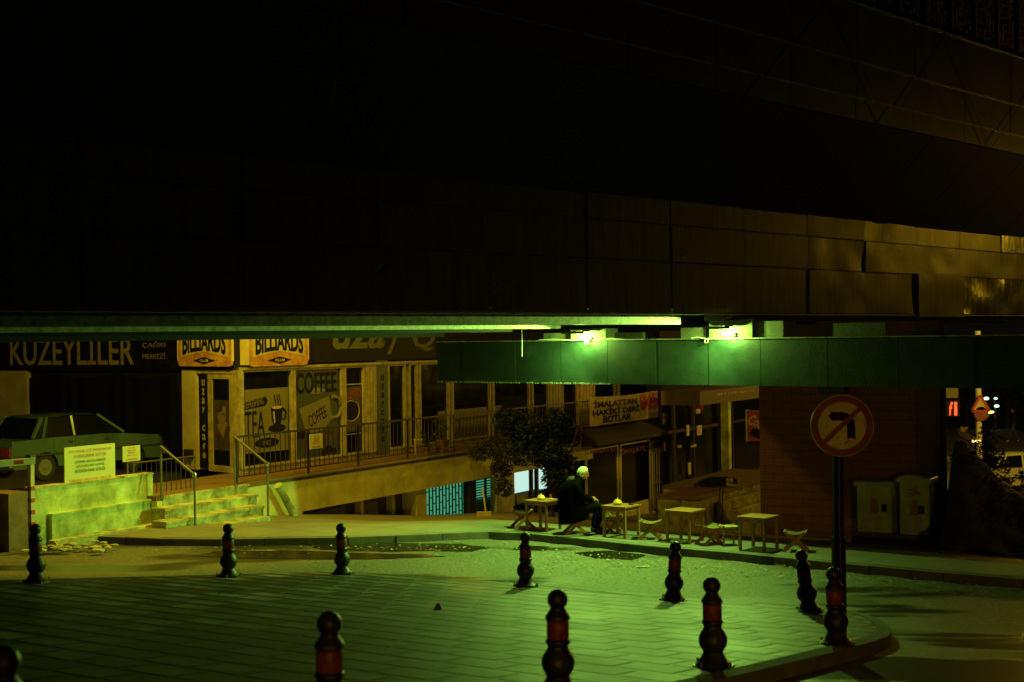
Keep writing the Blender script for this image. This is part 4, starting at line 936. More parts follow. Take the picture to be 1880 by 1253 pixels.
# ------------------------------------------------------------------ bollards
def bollard():
    t_ = thing('bollard', 'x', 'bollard', (0, 0, 0), 0, 'black turned bollards round the plaza')
    bm = B(); bmesh.ops.create_cone(bm, cap_ends=True, segments=8, radius1=.180, radius2=.176, depth=.02, matrix=Matrix.Translation((0, 0, .010)))
    obj('base_plate', bm, M['bollard'], t_, world=False)
    bm = B(); lathe(bm, [(.150, .020), (.152, .032), (.128, .05), (.108, .075), (.090, .11), (.082, .128), (.090, .145), (.110, .175), (.120, .21), (.119, .245), (.104, .285), (.082, .315), (.074, .335), (.076, .352), (.086, .362), (.090, .375), (.086, .388), (.078, .395), (.076, .40)], 28)
    obj('shaft', bm, M['bollard'], t_, world=False, smooth=True)
    bm = B(); lathe(bm, [(.076, .397), (.080, .404), (.080, .520), (.076, .527)], 28); obj('red_band', bm, M['band'], t_, world=False, smooth=True)
    bm = B(); lathe(bm, [(.077, .527), (.088, .535), (.091, .548), (.084, .565), (.066, .590), (.056, .606), (.054, .618)] + [(.0745 * math.cos(a), .676 + .074 * math.sin(a)) for a in [R(-50 + i * 14) for i in range(10)]] + [(.012, .7495)], 28)
    obj('ball_top', bm, M['bollard'], t_, world=False, smooth=True)
    for a in (.8, 2.4, 3.9, 5.5):
        bm = B(); lathe(bm, [(.01, .018), (.01, .055), (.006, .06)], 6, (.160 * math.cos(a), .160 * math.sin(a), 0)); obj('bolt', bm, M['rail_grey'], t_, world=False)
    return t_
bl_ = bollard()
spec = [(67, 1070, 'bollard farthest left, standing before the low wall', 1, 0), (420, 1060, 'bollard standing in front of the stone steps', 1, 0), (629, 1055, 'bollard in front of the dark basement shutters', 1, 0),
        (965, 1078, 'bollard in front of the seated man and first table', 1, 0), (1236, 1103, 'bollard below the third tea table', 1, 2), (1486, 1124, 'leaning bollard just left of the road sign pole', 1, -7),
        (1536, 1184, 'bollard at the rounded plaza corner hiding the sign pole foot', 1, -2), (1310, 1225, 'large bollard in front of the fourth tea table', 1, 0), (1025, 1274, 'near blurred bollard at the bottom centre', 1, 0),
        (606, 1356, 'nearest blurred bollard cut off by the bottom edge', 1, 0), (14, 1492, 'bollard ball just showing in the lower left corner', 1, 0)]
for i, (px, py, lab, s, ti) in enumerate(spec):
    c = bl_ if i == 0 else copy_tree(bl_); P = onz(px, py, f=plaza_z); c.location = P; c['label'] = lab; c.rotation_euler = (R(random.uniform(-1.2, 1.2)), R(ti + random.uniform(-1.3, 1.3)), random.uniform(0, 6.28) if not ti else 0)

# ------------------------------------------------------------------ road sign
P = Vector((*atd(1541, 1112, 13.9).xy, 0)); P.z = plaza_z(P.x, P.y)
C = atd(1546, 782, 13.75); rs = thing('road_sign', 'round no left turn sign on a perforated dark pole', 'road sign', P)
SG = Fr(C.x, C.y, 1, .04)
bm = B(); top = C.z - .2
bar(bm, P, Vector((P.x, P.y, P.z + 1.02)), .115, .115, Vector((0, 1, 0))); bar(bm, Vector((P.x, P.y, P.z + 1.0)), Vector((C.x - .01, P.y, C.z + .25)), .092, .092, Vector((0, 1, 0)))
M['pole_black'] = mat('pole_black', (.009, .009, .008), .75, 0, .3, 10, spec=.15); obj('pole', bm, M['pole_black'], rs)
bm = B(); z = P.z + .25
while z < C.z - .30:
    f_ = (z - P.z) / (C.z - P.z); xx = P.x + (C.x - .01 - P.x) * f_
    bmesh.ops.create_cone(bm, cap_ends=True, segments=8, radius1=.0065, radius2=.0065, depth=.004, matrix=Matrix.Translation((xx, P.y - (.060 if z < P.z + 1.02 else .0485), z)) @ Matrix.Rotation(R(90), 4, 'X')); z += .024
obj('perforation', bm, M['rail_grey'], rs)
r_ = .309
bm = B(); poly(bm, SG, disc_pts(0, C.z, r_, r_ * .97, 56), -.012, .0); obj('plate', bm, M['sign_back'], rs)
def ring(bm, fr, cz, ro, ri, n0, n1, k=56):
    P_ = [disc_pts(0, cz, ro, ro * .97, k), disc_pts(0, cz, ri, ri * .97, k)]
    V = [[[bm.verts.new(fr.p(u, n, z)) for u, z in p] for n in (n0, n1)] for p in P_]
    for i in range(k):
        j = (i + 1) % k
        bm.faces.new((V[0][1][i], V[0][1][j], V[1][1][j], V[1][1][i])); bm.faces.new((V[0][0][i], V[0][0][j], V[0][1][j], V[0][1][i])); bm.faces.new((V[1][1][i], V[1][1][j], V[1][0][j], V[1][0][i]))
bm = B(); poly(bm, SG, disc_pts(0, C.z, .238, .238 * .97, 48), .0, .003); obj('face', bm, M['sign_face'], rs)
bm = B(); ring(bm, SG, C.z, .304, .236, .0, .005); obj('red_ring', bm, M['sign_red'], rs)
bm = B(); ring(bm, SG, C.z, .309, .304, .0, .006); obj('rim', bm, M['sign_face'], rs)
s_ = 1 / (F / 13.75)
def sp(x, y): return ((x - 335) / 3.48 * s_, C.z - (y - 355) / 3.48 * s_)
bm = B(); arrow = [(248, 294), (268, 266), (330, 266), (372, 276), (400, 298), (415, 330), (420, 370), (420, 446), (392, 430), (366, 444), (366, 372), (362, 345), (348, 328), (330, 322), (270, 322)]
poly(bm, SG, [sp(x, y) for x, y in arrow], .003, .006); obj('arrow', bm, M['letter_dark'], rs)
bm = B(); poly(bm, SG, [sp(x, y) for x, y in [(204, 448), (436, 238), (456, 260), (226, 470)]], .006, .009); obj('slash', bm, M['sign_red'], rs)
bm = B(); [poly(bm, SG, [sp(x, y) for x, y in q], .003, .0045) for q in ([(285, 432), (312, 420), (315, 426), (290, 438)], [(345, 466), (368, 452), (372, 458), (352, 470)], [(254, 256), (258, 254), (268, 276), (262, 272)])]; obj('scratch', bm, M['wood_dark'], rs)

# ------------------------------------------------------------------ tea tables, stools
ANG = math.atan2(-.626, .78)
def table(m=None, h=.53, w=.5):
    m = m or M['wood']; t_ = thing('tea_table', 'x', 'table', (0, 0, 0), 0, 'low wooden tea tables along the kerb'); H = w / 2
    bm = B(); lbox(bm, -H, H, -H, H, h - .022, h); bmesh.ops.bevel(bm, geom=bm.edges[:], offset=.004, segments=1); obj('top', bm, m, t_, world=False)
    for x in (-1, 1):
        for y in (-1, 1): bm = B(); cx, cy = x * (H - .04), y * (H - .04); lbox(bm, cx - .02, cx + .02, cy - .02, cy + .02, 0, h - .0225); obj('leg', bm, m, t_, world=False)
    for k in range(4):
        bm = B(); M_ = Matrix.Rotation(k * math.pi / 2, 4, 'Z'); lbox(bm, -H + .062, H - .062, -H + .03, -H + .045, h - .085, h - .0225, M_); obj('apron', bm, m, t_, world=False)
    return t_
tt = table()
tabs = [(998, 973, 'tea table with a yellow bowl and tea glass behind the seated man'), (1141, 985, 'tea table with a lidded pot right in front of the seated man'), (1258, 995, 'bare tea table third along the kerb'), (1393, 1009, 'bare tea table nearest the road sign, last along the kerb')]
TP = []
for i, (px, py, lab) in enumerate(tabs):
    c = tt if i == 0 else copy_tree(tt); P = ground_hit(px, py); c.location = P + Vector((0, 0, .003)); c['label'] = lab; c.rotation_euler = (0, 0, ANG + R(4 + random.uniform(-5, 5)) + (R(45) * 0)); TP.append(P)
def stool(m=None, sm_=None):
    m = m or M['wood']; t_ = thing('folding_stool', 'x', 'stool', (0, 0, 0), 0, 'low crossed leg wooden stools'); h = .30
    for y, s in ((-.13, 1), (-.10, -1), (.13, 1), (.10, -1)):
        bm = B(); bar(bm, (-.17 * s, y, .012), (.15 * s, y, h), .022, .05, Vector((0, 1, 0)) if False else Vector((0, 0, 1))); obj('leg', bm, m, t_, world=False)
    for x in (-.17, .17): bm = B(); lbox(bm, x - .022, x + .022, -.15, .15, .0, .03); obj('foot_bar', bm, m, t_, world=False)
    bm = B(); V = []
    for i in range(9):
        x = -.18 + .36 * i / 8; z = h + .02 - .045 * (1 - ((i - 4) / 4) ** 2); V.append([bm.verts.new((x, y, z)) for y in (-.16, .16)])
    for a, b in zip(V, V[1:]): bm.faces.new((a[0], b[0], b[1], a[1]))
    bmesh.ops.solidify(bm, geom=bm.faces[:], thickness=.016); obj('seat', bm, sm_ or M['seat_wood'], t_, world=False)
    return t_
s0 = stool()
sts = [(960, 969, 15, 'crossed leg stool behind the first table with a dark bag on it'), (1056, 980, 8, 'stool the black coated man sits on'), (1121, 978, -50, 'pale topped stool under the back of the pot table'), (1195, 990, -12, 'pale topped stool between second and third tables'), (1303, 1000, 25, 'skewed dark sided stool right of the third table'), (1461, 1012, -15, 'stool standing alone at the right end beyond the fourth table')]
SP = []
for i, (px, py, an, lab) in enumerate(sts):
    c = s0 if i == 0 else copy_tree(s0); P = ground_hit(px, py); c.location = P + Vector((0, 0, .003)); c.rotation_euler = (R(0), R(0), R(an)); c['label'] = lab; SP.append(P)
# rush stool with straight legs
P = ground_hit(1338, 1001); t_ = thing('rush_stool', 'small square stool with straight legs and rungs left of the fourth table', 'stool', P, ANG + R(50)); h = .31
for x in (-.13, .13):
    for y in (-.13, .13): bm = B(); tube(bm, [(x, y, 0), (x, y, h + .02)], .018, 8); obj('leg', bm, M['wood'], t_, world=False)
for z in (.1, .19):
    for k in range(4): bm = B(); M_ = Matrix.Rotation(k * math.pi / 2, 4, 'Z'); tube(bm, [M_ @ Vector((-.13, -.13, z)), M_ @ Vector((.13, -.13, z))], .009, 6); obj('rung', bm, M['wood'], t_, world=False)
bm = B(); lbox(bm, -.14, .14, -.14, .14, h - .03, h); bmesh.ops.bevel(bm, geom=bm.edges[:], offset=.01, segments=2); obj('seat', bm, M['seat_wood'], t_, world=False)
# bag on the first stool
bm = B(); bmesh.ops.create_icosphere(bm, subdivisions=3, radius=.14, matrix=Matrix.Translation(SP[0] + Vector((0, 0, .37))) @ Matrix.Diagonal((1.15, .8, .5, 1)))
for v in bm.verts: v.co += v.normal * .03 * noise.noise(v.co * 9)
single('cloth_bag', bm, M['coat'], 'crumpled dark cloth bag lying on the leftmost stool', 'bag', smooth=True)
# table items
def pot(P, name, label, lid=True, s=1.0):
    t_ = thing(name, label, 'bowl', P, 0, 'yellow sugar pots'); bm = B(); lathe(bm, [(.04 * s, 0), (.065 * s, .012 * s), (.078 * s, .035 * s), (.070 * s, .06 * s), (.055 * s, .07 * s)], 20); obj('bowl', bm, M['sugar'], t_, True, world=False)
    bm = B(); lathe(bm, [(.060 * s, .0701 * s), (.050 * s, .085 * s), (.02 * s, .095 * s), (.010 * s, .1 * s), (.014 * s, .112 * s), (.006 * s, .12 * s)], 20); obj('lid', bm, M['sugar'], t_, True, world=False)
pot(TP[0] + Vector((-.04, -.05, .534)), 'sugar_pot', 'low yellow pot on the table behind the man', s=.95)
pot(TP[1] + Vector((-.06, .0, .534)), 'sugar_pot', 'lidded yellow pot on the table facing the man')
t_ = thing('tea_glass', 'tea glass on a saucer at the edge of the first table', 'glass', TP[0] + Vector((.13, .02, .534))); bm = B(); lathe(bm, [(.04, 0), (.05, .008), (.052, .012)], 16); obj('saucer', bm, M['white'], t_, True, world=False)
bm = B(); lathe(bm, [(.018, .012), (.024, .03), (.018, .05), (.026, .085)], 14); obj('glass', bm, M['red'], t_, True, world=False)
bm = B(); lathe(bm, [(.03, 0), (.045, .004), (.045, .022), (.03, .018)], 16, TP[1] + Vector((.17, -.02, .534))); single('ashtray', bm, M['rail'], 'small dark ashtray beside the lidded pot', 'ashtray')
# dark furniture further back
dt = table(M['wood_dark'], .55, .55); dt['group'] = 'dark tables at the back'; P = ground_hit(1460, 978); dt.location = P; dt.rotation_euler = (0, 0, ANG); dt['label'] = 'dark table in the shade against the brick wall'
c = copy_tree(dt); P = ground_hit(1380, 968); c.location = P; c['label'] = 'dark table partly behind the brick wall corner with a pot'
P2 = P + Vector((0, 0, .555)); bm = B(); lathe(bm, [(.05, 0), (.08, .03), (.08, .07), (.05, .1), (.02, .12)], 14, P2); single('dark_pot', bm, M['rail'], 'dark round pot on the shaded table by the wall corner', 'pot', smooth=True)
ds = stool(M['wood_dark'], M['wood_dark']); ds['group'] = 'dark folding stools in the shade'
for i, (px, py, an, lab) in enumerate([(1325, 962, 20, 'dark folding stool below the ledge steps'), (1290, 955, -30, 'dark folding stool beside the slatted bench'), (1210, 952, 10, 'dark stool by the shoe shop door'), (1448, 985, 30, 'dark stool under the shaded table')]):
    c = ds if i == 0 else copy_tree(ds); P = ground_hit(px, py); c.location = P; c.rotation_euler = (0, 0, R(an)); c['label'] = lab
# slatted bench
P = ground_hit(1262, 958); t_ = thing('slatted_bench', 'dark wooden bench with slatted back and orange cushion', 'bench', P, R(-8))
for x in (-.42, .42):
    for y in (-.2, .2): bm = B(); lbox(bm, x - .025, x + .025, y - .025, y + .025, 0, .40 if y > 0 else .80); obj('leg', bm, M['wood_dark'], t_, world=False)
bm = B(); lbox(bm, -.46, .46, -.24, .24, .401, .44); obj('seat', bm, M['wood_dark'], t_, world=False)
bm = B(); lbox(bm, -.44, .44, -.23, -.19, .74, .80)
for i in range(8): x = -.36 + i * .102; lbox(bm, x - .02, x + .02, -.22, -.2, .44, .74)
obj('backrest', bm, M['wood_dark'], t_, world=False)
bm = B(); lbox(bm, -.42, .42, -.16, .22, .441, .50); bmesh.ops.bevel(bm, geom=bm.edges[:], offset=.02, segments=2); obj('cushion', bm, M['tile_red'], t_, world=False)

# ------------------------------------------------------------------ the seated man
MP = SP[1]
man = thing('person', 'bald white haired man in a black coat sitting hunched on a stool', 'person', MP, R(6))
V = Vector
def hand(wr, dr_, s, par):
    """palm and five curled fingers, one skin"""
    wr = V(wr); d = V(dr_).normalized(); lat = V((0, s, 0)); dn = V((0, 0, -1))
    pts = [wr, wr + d * .035, wr + d * .08]; ed = [(0, 1), (1, 2)]; rad = [.026, (.036), (.034)]
    for k, (l, o) in enumerate(((.07, -.03), (.08, -.01), (.075, .01), (.06, .028))):
        b = wr + d * .085 + lat * o; i = len(pts)
        pts += [b, b + d * l * .4 + dn * .01, b + d * l * .6 + dn * .035, b + d * l * .45 + dn * .055]; ed += [(2, i), (i, i + 1), (i + 1, i + 2), (i + 2, i + 3)]; rad += [.011, .010, .009, .007]
    b = wr + d * .03 + lat * -.035; i = len(pts); pts += [b, b + d * .04 - lat * .02 + dn * .01, b + d * .07 - lat * .01 + dn * .025]; ed += [(1, i), (i, i + 1), (i + 1, i + 2)]; rad += [.013, .011, .009]
    bm = skin(pts, ed, rad, 1); return obj('hand', bm, M['skin'], par, True, world=False)
pts = [(-.02, 0, .42), (-.07, 0, .60), (-.04, 0, .78), (.05, 0, .91), (.10, 0, .98), (-.01, .19, .85), (.08, .27, .64), (.31, .07, .60), (-.01, -.19, .85), (.08, -.27, .64), (.32, -.05, .58),
       (.02, .10, .40), (.43, .13, .50), (.33, .12, .10), (.45, .13, .055), (.02, -.10, .40), (.46, -.12, .50), (.37, -.12, .10), (.50, -.13, .055)]
ed = [(0, 1), (1, 2), (2, 3), (3, 4), (2, 5), (5, 6), (6, 7), (2, 8), (8, 9), (9, 10), (0, 11), (11, 12), (12, 13), (13, 14), (0, 15), (15, 16), (16, 17), (17, 18)]
rad = [.14, .14, .14, .07, .052, .065, .045, .028, .065, .045, .028, .10, .070, .042, .035, .10, .072, .044, .036]
bm = skin(pts, ed, rad, 2); obj('body', bm, M['trouser'], man, True, world=False)
# coat
bm = B(); prof = [(.22, -.03, .25, .26), (.30, -.02, .26, .28), (.42, -.03, .25, .285), (.55, -.07, .225, .27), (.68, -.08, .21, .27), (.80, -.07, .195, .28), (.88, -.035, .165, .265), (.93, .0, .13, .20), (.965, .04, .095, .125), (.985, .06, .08, .095)]
rings = []
for z, cx, dx, dy in prof:
    rr = []
    for k in range(28):
        a = k * math.tau / 28; e = .85; cxx = math.copysign(abs(math.cos(a)) ** e, math.cos(a)); sy = math.copysign(abs(math.sin(a)) ** e, math.sin(a))
        f_ = 1 + .05 * noise.noise(V((math.cos(a) * 3, math.sin(a) * 3, z * 5)))
        rr.append(bm.verts.new((cx + dx * cxx * f_, dy * sy * f_, z + (.05 * math.cos(a) if z < .3 else 0) + (.0))))
    rings.append(rr)
for a, b in zip(rings, rings[1:]):
    for k in range(28): bm.faces.new((a[k], a[(k + 1) % 28], b[(k + 1) % 28], b[k]))
bm.faces.new(rings[0][::-1])
coat = obj('coat', bm, M['coat'], man, True, world=False)
for s in (1, -1):
    w_ = (.30, .08, .60) if s > 0 else (.30, -.06, .585)
    bm = skin([(-.03, s * .16, .87), (.0, s * .225, .82), (.06, s * .28, .70), (.10, s * .275, .635), (.20, s * .18, .61), w_], [(i, i + 1) for i in range(5)], [.085, .085, .072, .066, .058, .05], 2); obj('sleeve', bm, M['coat'], coat, True, world=False)
    hand((w_[0] - .01, w_[1], w_[2]), (.7, -.25 * s, -.1), s, man)
# hood lying on the back of the neck
bm = B(); bmesh.ops.create_uvsphere(bm, u_segments=18, v_segments=10, radius=.12, matrix=Matrix.Translation((-.055, 0, .925)) @ Matrix.Rotation(R(-25), 4, 'Y') @ Matrix.Diagonal((.75, 1.15, .55, 1)))
for v in bm.verts: v.co += v.normal * .02 * noise.noise(v.co * 14)
M['hood'] = mat('hood_grey', (.022, .022, .017), .9, 0, .4, 14, .5, 60)
obj('hood', bm, M['hood'], coat, True, world=False)
# trouser leg hem & shoes
for s, ax in ((1, .33), (-1, .37)):
    bm = skin([(ax - .05, s * .12, .05), (ax + .03, s * .125, .045), (ax + .13, s * .13, .035), (ax + .19, s * .13, .028)], [(0, 1), (1, 2), (2, 3)], [.040, .048, .042, .028], 2); obj('shoe', bm, M['shoe'], man, True, world=False)
# head
Mh = Matrix.Translation((.145, 0, 1.045)) @ Matrix.Rotation(R(24), 4, 'Y')
bm = B(); bmesh.ops.create_uvsphere(bm, u_segments=28, v_segments=22, radius=1)
for v in bm.verts:
    x, y, z = v.co; X, Y, Z_ = x * .098, y * .076, z * .115
    if z < 0: X = X * (1 - .12 * -z) + .012 * -z; Y *= (1 + .22 * z)
    if x > .6: X *= .96
    # brow, nose, mouth, chin
    if x > .3: X += .012 * math.exp(-((z - .22) / .12) ** 2) * (abs(y) < .5) + .034 * math.exp(-(y / .16) ** 2) * math.exp(-((z + .10) / .17) ** 2) + .010 * math.exp(-(y / .4) ** 2) * math.exp(-((z + .42) / .1) ** 2) + .016 * math.exp(-(y / .4) ** 2) * math.exp(-((z + .72) / .16) ** 2) - .010 * math.exp(-((abs(y) - .38) / .16) ** 2) * math.exp(-((z - .04) / .1) ** 2)
    v.co = Mh @ V((X, Y, Z_))
hd_ = obj('head', bm, M['skin'], man, True, world=False)
for s in (-1, 1):
    bm = B(); bmesh.ops.create_uvsphere(bm, u_segments=10, v_segments=8, radius=1, matrix=Mh @ Matrix.Translation((-.005, s * .078, -.005)) @ Matrix.Diagonal((.017, .010, .032, 1))); obj('ear', bm, M['skin'], hd_, True, world=False)
    bm = B(); bmesh.ops.create_uvsphere(bm, u_segments=8, v_segments=6, radius=.010, matrix=Mh @ Matrix.Translation((.083, s * .03, .006))); obj('eye', bm, M['letter_dark'], hd_, True, world=False)
bm = B(); bmesh.ops.create_uvsphere(bm, u_segments=28, v_segments=20, radius=1)
bmesh.ops.delete(bm, geom=[v for v in bm.verts if (v.co.x > (.62 if v.co.z > .45 else .22)) or v.co.z < -.62], context='VERTS')
for v in bm.verts: v.co = Mh @ V((v.co.x * .102, v.co.y * .081, v.co.z * .117))
obj('hair', bm, M['hair_white'], hd_, True, world=False)
bm = B(); bar(bm, Mh @ V((.104, -.02, -.058)), Mh @ V((.104, .02, -.058)), .012, .007); obj('moustache', bm, M['hair_white'], hd_, world=False)

# ------------------------------------------------------------------ plants
def foliage(blobs, n, size, spread=1.0):
    bm = B()
    tot = sum(b[1] ** 2 for b in blobs)
    for c, r, sz in blobs:
        for _ in range(int(n * r * r / tot)):
            d = V((random.gauss(0, 1), random.gauss(0, 1), random.gauss(0, 1))).normalized() * (r * random.random() ** .45) ; d.z *= sz
            p = V(c) + d
            if noise.noise(p * 4.3) < -.22: continue
            s = size * random.uniform(.5, 1.3); a = V((random.gauss(0, 1), random.gauss(0, 1), random.gauss(0, .6))).normalized(); b = a.cross(V((random.gauss(0, 1), random.gauss(0, 1), random.gauss(0, 1)))).normalized()
            vs = [bm.verts.new(p + a * s), bm.verts.new(p + b * s * .42 + a * s * .1), bm.verts.new(p - a * s), bm.verts.new(p - b * s * .42 + a * s * .1)]
            bm.faces.new(vs)
    return bm
def pb_(px, py, d, r, sz=.9): return (atd(px, py, d), r, sz)
# tree in front of the terrace end
tb = Vector((*atd(1012, 930, 34).xy, 0)); tb.z = walk_z(tb.x, tb.y)
t_ = thing('tree', 'dark bushy fig like tree growing against the terrace end', 'tree', tb)
bm = B(); tube(bm, [tb, tb + V((.1, 0, .6)), tb + V((-.05, 0, 1.2)), tb + V((.1, .1, 1.9))], [.10, .08, .07, .04], 8)
tube(bm, [tb + V((-.05, 0, 1.1)), tb + V((-.5, .1, 1.7)), tb + V((-.8, .1, 2.3))], [.05, .04, .02], 6); tube(bm, [tb + V((-.05, 0, 1.1)), tb + V((.5, 0, 1.6)), tb + V((.7, .1, 2.2))], [.05, .04, .02], 6)
tube(bm, [tb + V((.0, 0, .5)), tb + V((.4, -.1, .8)), tb + V((.6, 0, 1.1))], [.04, .03, .015], 6); obj('trunk', bm, M['bark'], t_)
bl = [pb_(935, 775, 34, .42), pb_(975, 790, 34, .5), pb_(1020, 785, 34.3, .5), pb_(1045, 800, 34.5, .34), pb_(960, 825, 34, .5), pb_(1010, 835, 34, .5), pb_(1040, 850, 34.2, .3), pb_(1020, 880, 33.6, .36), pb_(925, 760, 34, .22), pb_(1030, 765, 34, .2), pb_(1045, 905, 33.5, .25)]
obj('crown', foliage(bl, 13000, .055), M['leaf'], t_)
# hanging shrub on the band wall
t_ = thing('hanging_shrub', 'dry drooping shrub hanging over the yellow wall', 'shrub', atd(900, 800, 35.5))
bl = [pb_(905, 820, 36, .30), pb_(880, 830, 36.3, .3), pb_(920, 860, 36, .3), pb_(925, 895, 35.8, .28), pb_(915, 835, 35.5, .3)]
obj('crown', foliage(bl, 2600, .06), M['leaf_dry'], t_)
bm = B(); 
for x, y in ((880, 860), (900, 880), (925, 900)): tube(bm, [atd(915, 800, 35.8), atd((915 + x) / 2, 825, 35.9), atd(x, y, 36)], [.02, .015, .006], 5)
obj('stem', bm, M['bark'], t_)
# potted plants on the terrace
for px, py, lab in ((812, 832, 'large clay pot with a leafless plant on the terrace'), (783, 836, 'small potted plant beside the white stool on the terrace')):
    u = KB.u(px, 1.1, py); P = KB.p(u, 1.1, ZF); s = 1 if px == 812 else .6
    t_ = thing('potted_plant', lab, 'plant', P, 0, 'potted plants on the terrace'); bm = B(); lathe(bm, [(.12 * s, 0), (.17 * s, .26 * s), (.19 * s, .27 * s), (.19 * s, .32 * s), (.16 * s, .3 * s)], 18, P); obj('pot', bm, M['pot'], t_, True)
    obj('foliage', foliage([(P + V((0, 0, .55 * s)), .22 * s, 1.2), (P + V((-.1 * s, 0, .8 * s)), .16 * s, 1)], 260, .05), M['leaf'], t_)
    bm = B(); [tube(bm, [P + V((0, 0, .28 * s)), P + V((x, 0, .6 * s)), P + V((x * 2, 0, .95 * s))], [.014, .01, .005], 5) for x in (-.08, .02, .09)]; obj('stem', bm, M['bark'], t_)
P = KB.p(KB.u(772, .9, 830), .9, ZF); t_ = thing('plant_stand', 'small white stool beside the potted plants', 'stool', P)
bm = B(); box(bm, Fr(P.x, P.y, 1, 0), -.16, .16, -.12, .12, ZF + .36, ZF + .39); obj('seat', bm, M['frame'], t_)
for x in (-.14, .12):
    for y in (-.1, .1): bm = B(); box(bm, Fr(P.x, P.y, 1, 0), x, x + .025, y - .012, y + .012, ZF, ZF + .359); obj('leg', bm, M['frame'], t_)
# broom by the louvre window
P = ground_hit(892, 948); t_ = thing('broom', 'pale broom leaning upright by the louvred window', 'broom', P); bm = B(); tube(bm, [P + V((0, 0, .1)), atd(886, 895, P.y + .2)], .018, 6); obj('handle', bm, M['sign_cream'], t_)
bm = B(); box(bm, Fr(P.x, P.y, 1, 0), -.2, .12, -.05, .05, P.z, P.z + .1); obj('head', bm, M['sign_cream'], t_)

# ------------------------------------------------------------------ boot shop under the banner
n_s = 1.5
sh = thing('boot_shop', 'small shop with a dark awning and tall windows below the banner', 'shop', KB.p(KB.u(1140, n_s, 900), n_s, -5.75))
a, b = KB.u(1070, n_s, 880), KB.u(1217, n_s, 880); zt = KB.z(1140, 815, n_s); zs = KB.z(1170, 925, n_s)
bm = B(); box(bm, KB, a, b, n_s - .5, n_s - .12, -6.2, -2.99); obj('wall', bm, M['dark_wall'], sh)
bm = B(); box(bm, KB, a, KB.u(1195, n_s, 900), n_s - .1, n_s + .05, -6.2, zs); obj('sill_wall', bm, M['plaster'], sh)
bm = B(); za = KB.z(1140, 786, n_s + .5); zq = KB.z(1140, 813, n_s + .5); prism(bm, [(n_s - .1, zq - .02), (n_s + .5, zq), (n_s + .5, zq + .12), (n_s - .1, za + .08)], a - .05, b + .05, KB); obj('awning', bm, M['poly_dark'], sh)
for x0, x1 in ((1073, 1132), (1136, 1192)):
    u0, u1 = KB.u(x0, n_s), KB.u(x1, n_s); bm = B(); e = .06
    for q in ((u0, u0 + e, zs, zt), (u1 - e, u1, zs, zt), (u0 + e, u1 - e, zs, zs + e), (u0 + e, u1 - e, zt - e, zt)): box(bm, KB, q[0], q[1], n_s - .03, n_s + .03, q[2], q[3])
    f = obj('window', bm, M['plaster'], sh); bm = B(); box(bm, KB, u0 + e, u1 - e, n_s - .02, n_s - .008, zs + e, zt - e); obj('pane', bm, M['glass'], f)
    bm = B(); xm = (x0 + x1) / 2; text(bm, '\u0130MALAT\u00c7I', KB, KB.u(x0 + 3, n_s), KB.u(x1 - 4, n_s), KB.z(xm, 833, n_s), KB.z(xm, 819, n_s), n_s - .004, bold=.01); obj('lettering', bm, M['red'], f)
u0, u1 = KB.u(1195, n_s), KB.u(1216, n_s); zd = KB.z(1205, 828, n_s); bm = B(); e = .08
for q in ((u0, u0 + e, -5.9, zd), (u1 - e, u1, -5.9, zd), (u0 + e, u1 - e, -4.9, -4.84), (u0 + e, u1 - e, zd - .08, zd)): box(bm, KB, q[0], q[1], n_s - .03, n_s + .03, q[2], q[3])
for i in range(4): u = u0 + e + (u1 - u0 - 2 * e) * (i + .5) / 4; box(bm, KB, u - .012, u + .012, n_s - .0, n_s + .02, -5.9, zd - .08)
dd = obj('door', bm, M['plaster'], sh); bm = B(); box(bm, KB, u0 + e, u1 - e, n_s - .03, n_s - .02, -5.9, zd - .08); obj('pane', bm, M['glass'], dd)
bm = B(); box(bm, KB, u0, u1, n_s - .02, n_s + .03, zd + .03, KB.z(1205, 808, n_s)); ds_ = obj('door_sign', bm, M['plaster_old'], sh)
bm = B(); text(bm, 'E.BEN', KB, u0 + .1, u1 - .1, zd + .1, KB.z(1205, 812, n_s), n_s + .031, bold=.01); obj('lettering', bm, M['letter_dark'], ds_)
# faint reflections come from the real lights; goods shelves seen in the window
# banner tied to the railing
ba = thing('banner', 'wrinkled cream banner with black capitals and red price number', 'banner', KB.p(KB.u(1145, 1.6, 760), 1.6, -2.4))
u0, u1 = KB.u(1084, 1.6, 750), KB.u(1210, 1.6, 750); z1, z0 = KB.z(1084, 729, 1.6), KB.z(1084, 784, 1.6)
bm = B(); Vv = []
for i in range(25):
    u = u0 + (u1 - u0) * i / 24; t = i / 24; row = []
    for j in range(9):
        v = j / 8; zz = z1 + (z0 - z1) * v - .06 * math.sin(math.pi * t) * (1 - v); row.append(bm.verts.new(KB.p(u, 1.57 + .035 * noise.noise(V((u * 1.2, v * 3, 0))) * v, zz)))
    Vv.append(row)
for p, q in zip(Vv, Vv[1:]):
    for j in range(8): bm.faces.new((p[j], q[j], q[j + 1], p[j + 1]))
bmesh.ops.solidify(bm, geom=bm.faces[:], thickness=.006); obj('cloth', bm, M['banner'], ba, True)
Lb, Hb = u1 - u0, z1 - z0
for s, p, q, c, d_ in (('\u0130MALATTAN', .05, .66, .64, .90), ('HAK\u0130K\u0130 DER\u0130', .03, .69, .37, .62), ('BOTLAR', .17, .57, .10, .33)):
    bm = B(); text(bm, s, KB, u0 + Lb * p, u0 + Lb * q, z0 + Hb * c - .03, z0 + Hb * d_ - .03, 1.60, bold=.03); obj('lettering', bm, M['letter_dark'], ba)
bm = B(); text(bm, '845', KB, u0 + Lb * .71, u0 + Lb * .985, z0 + Hb * .34, z0 + Hb * .93, 1.60, bold=.03, shear=.1); obj('lettering', bm, M['red'], ba)
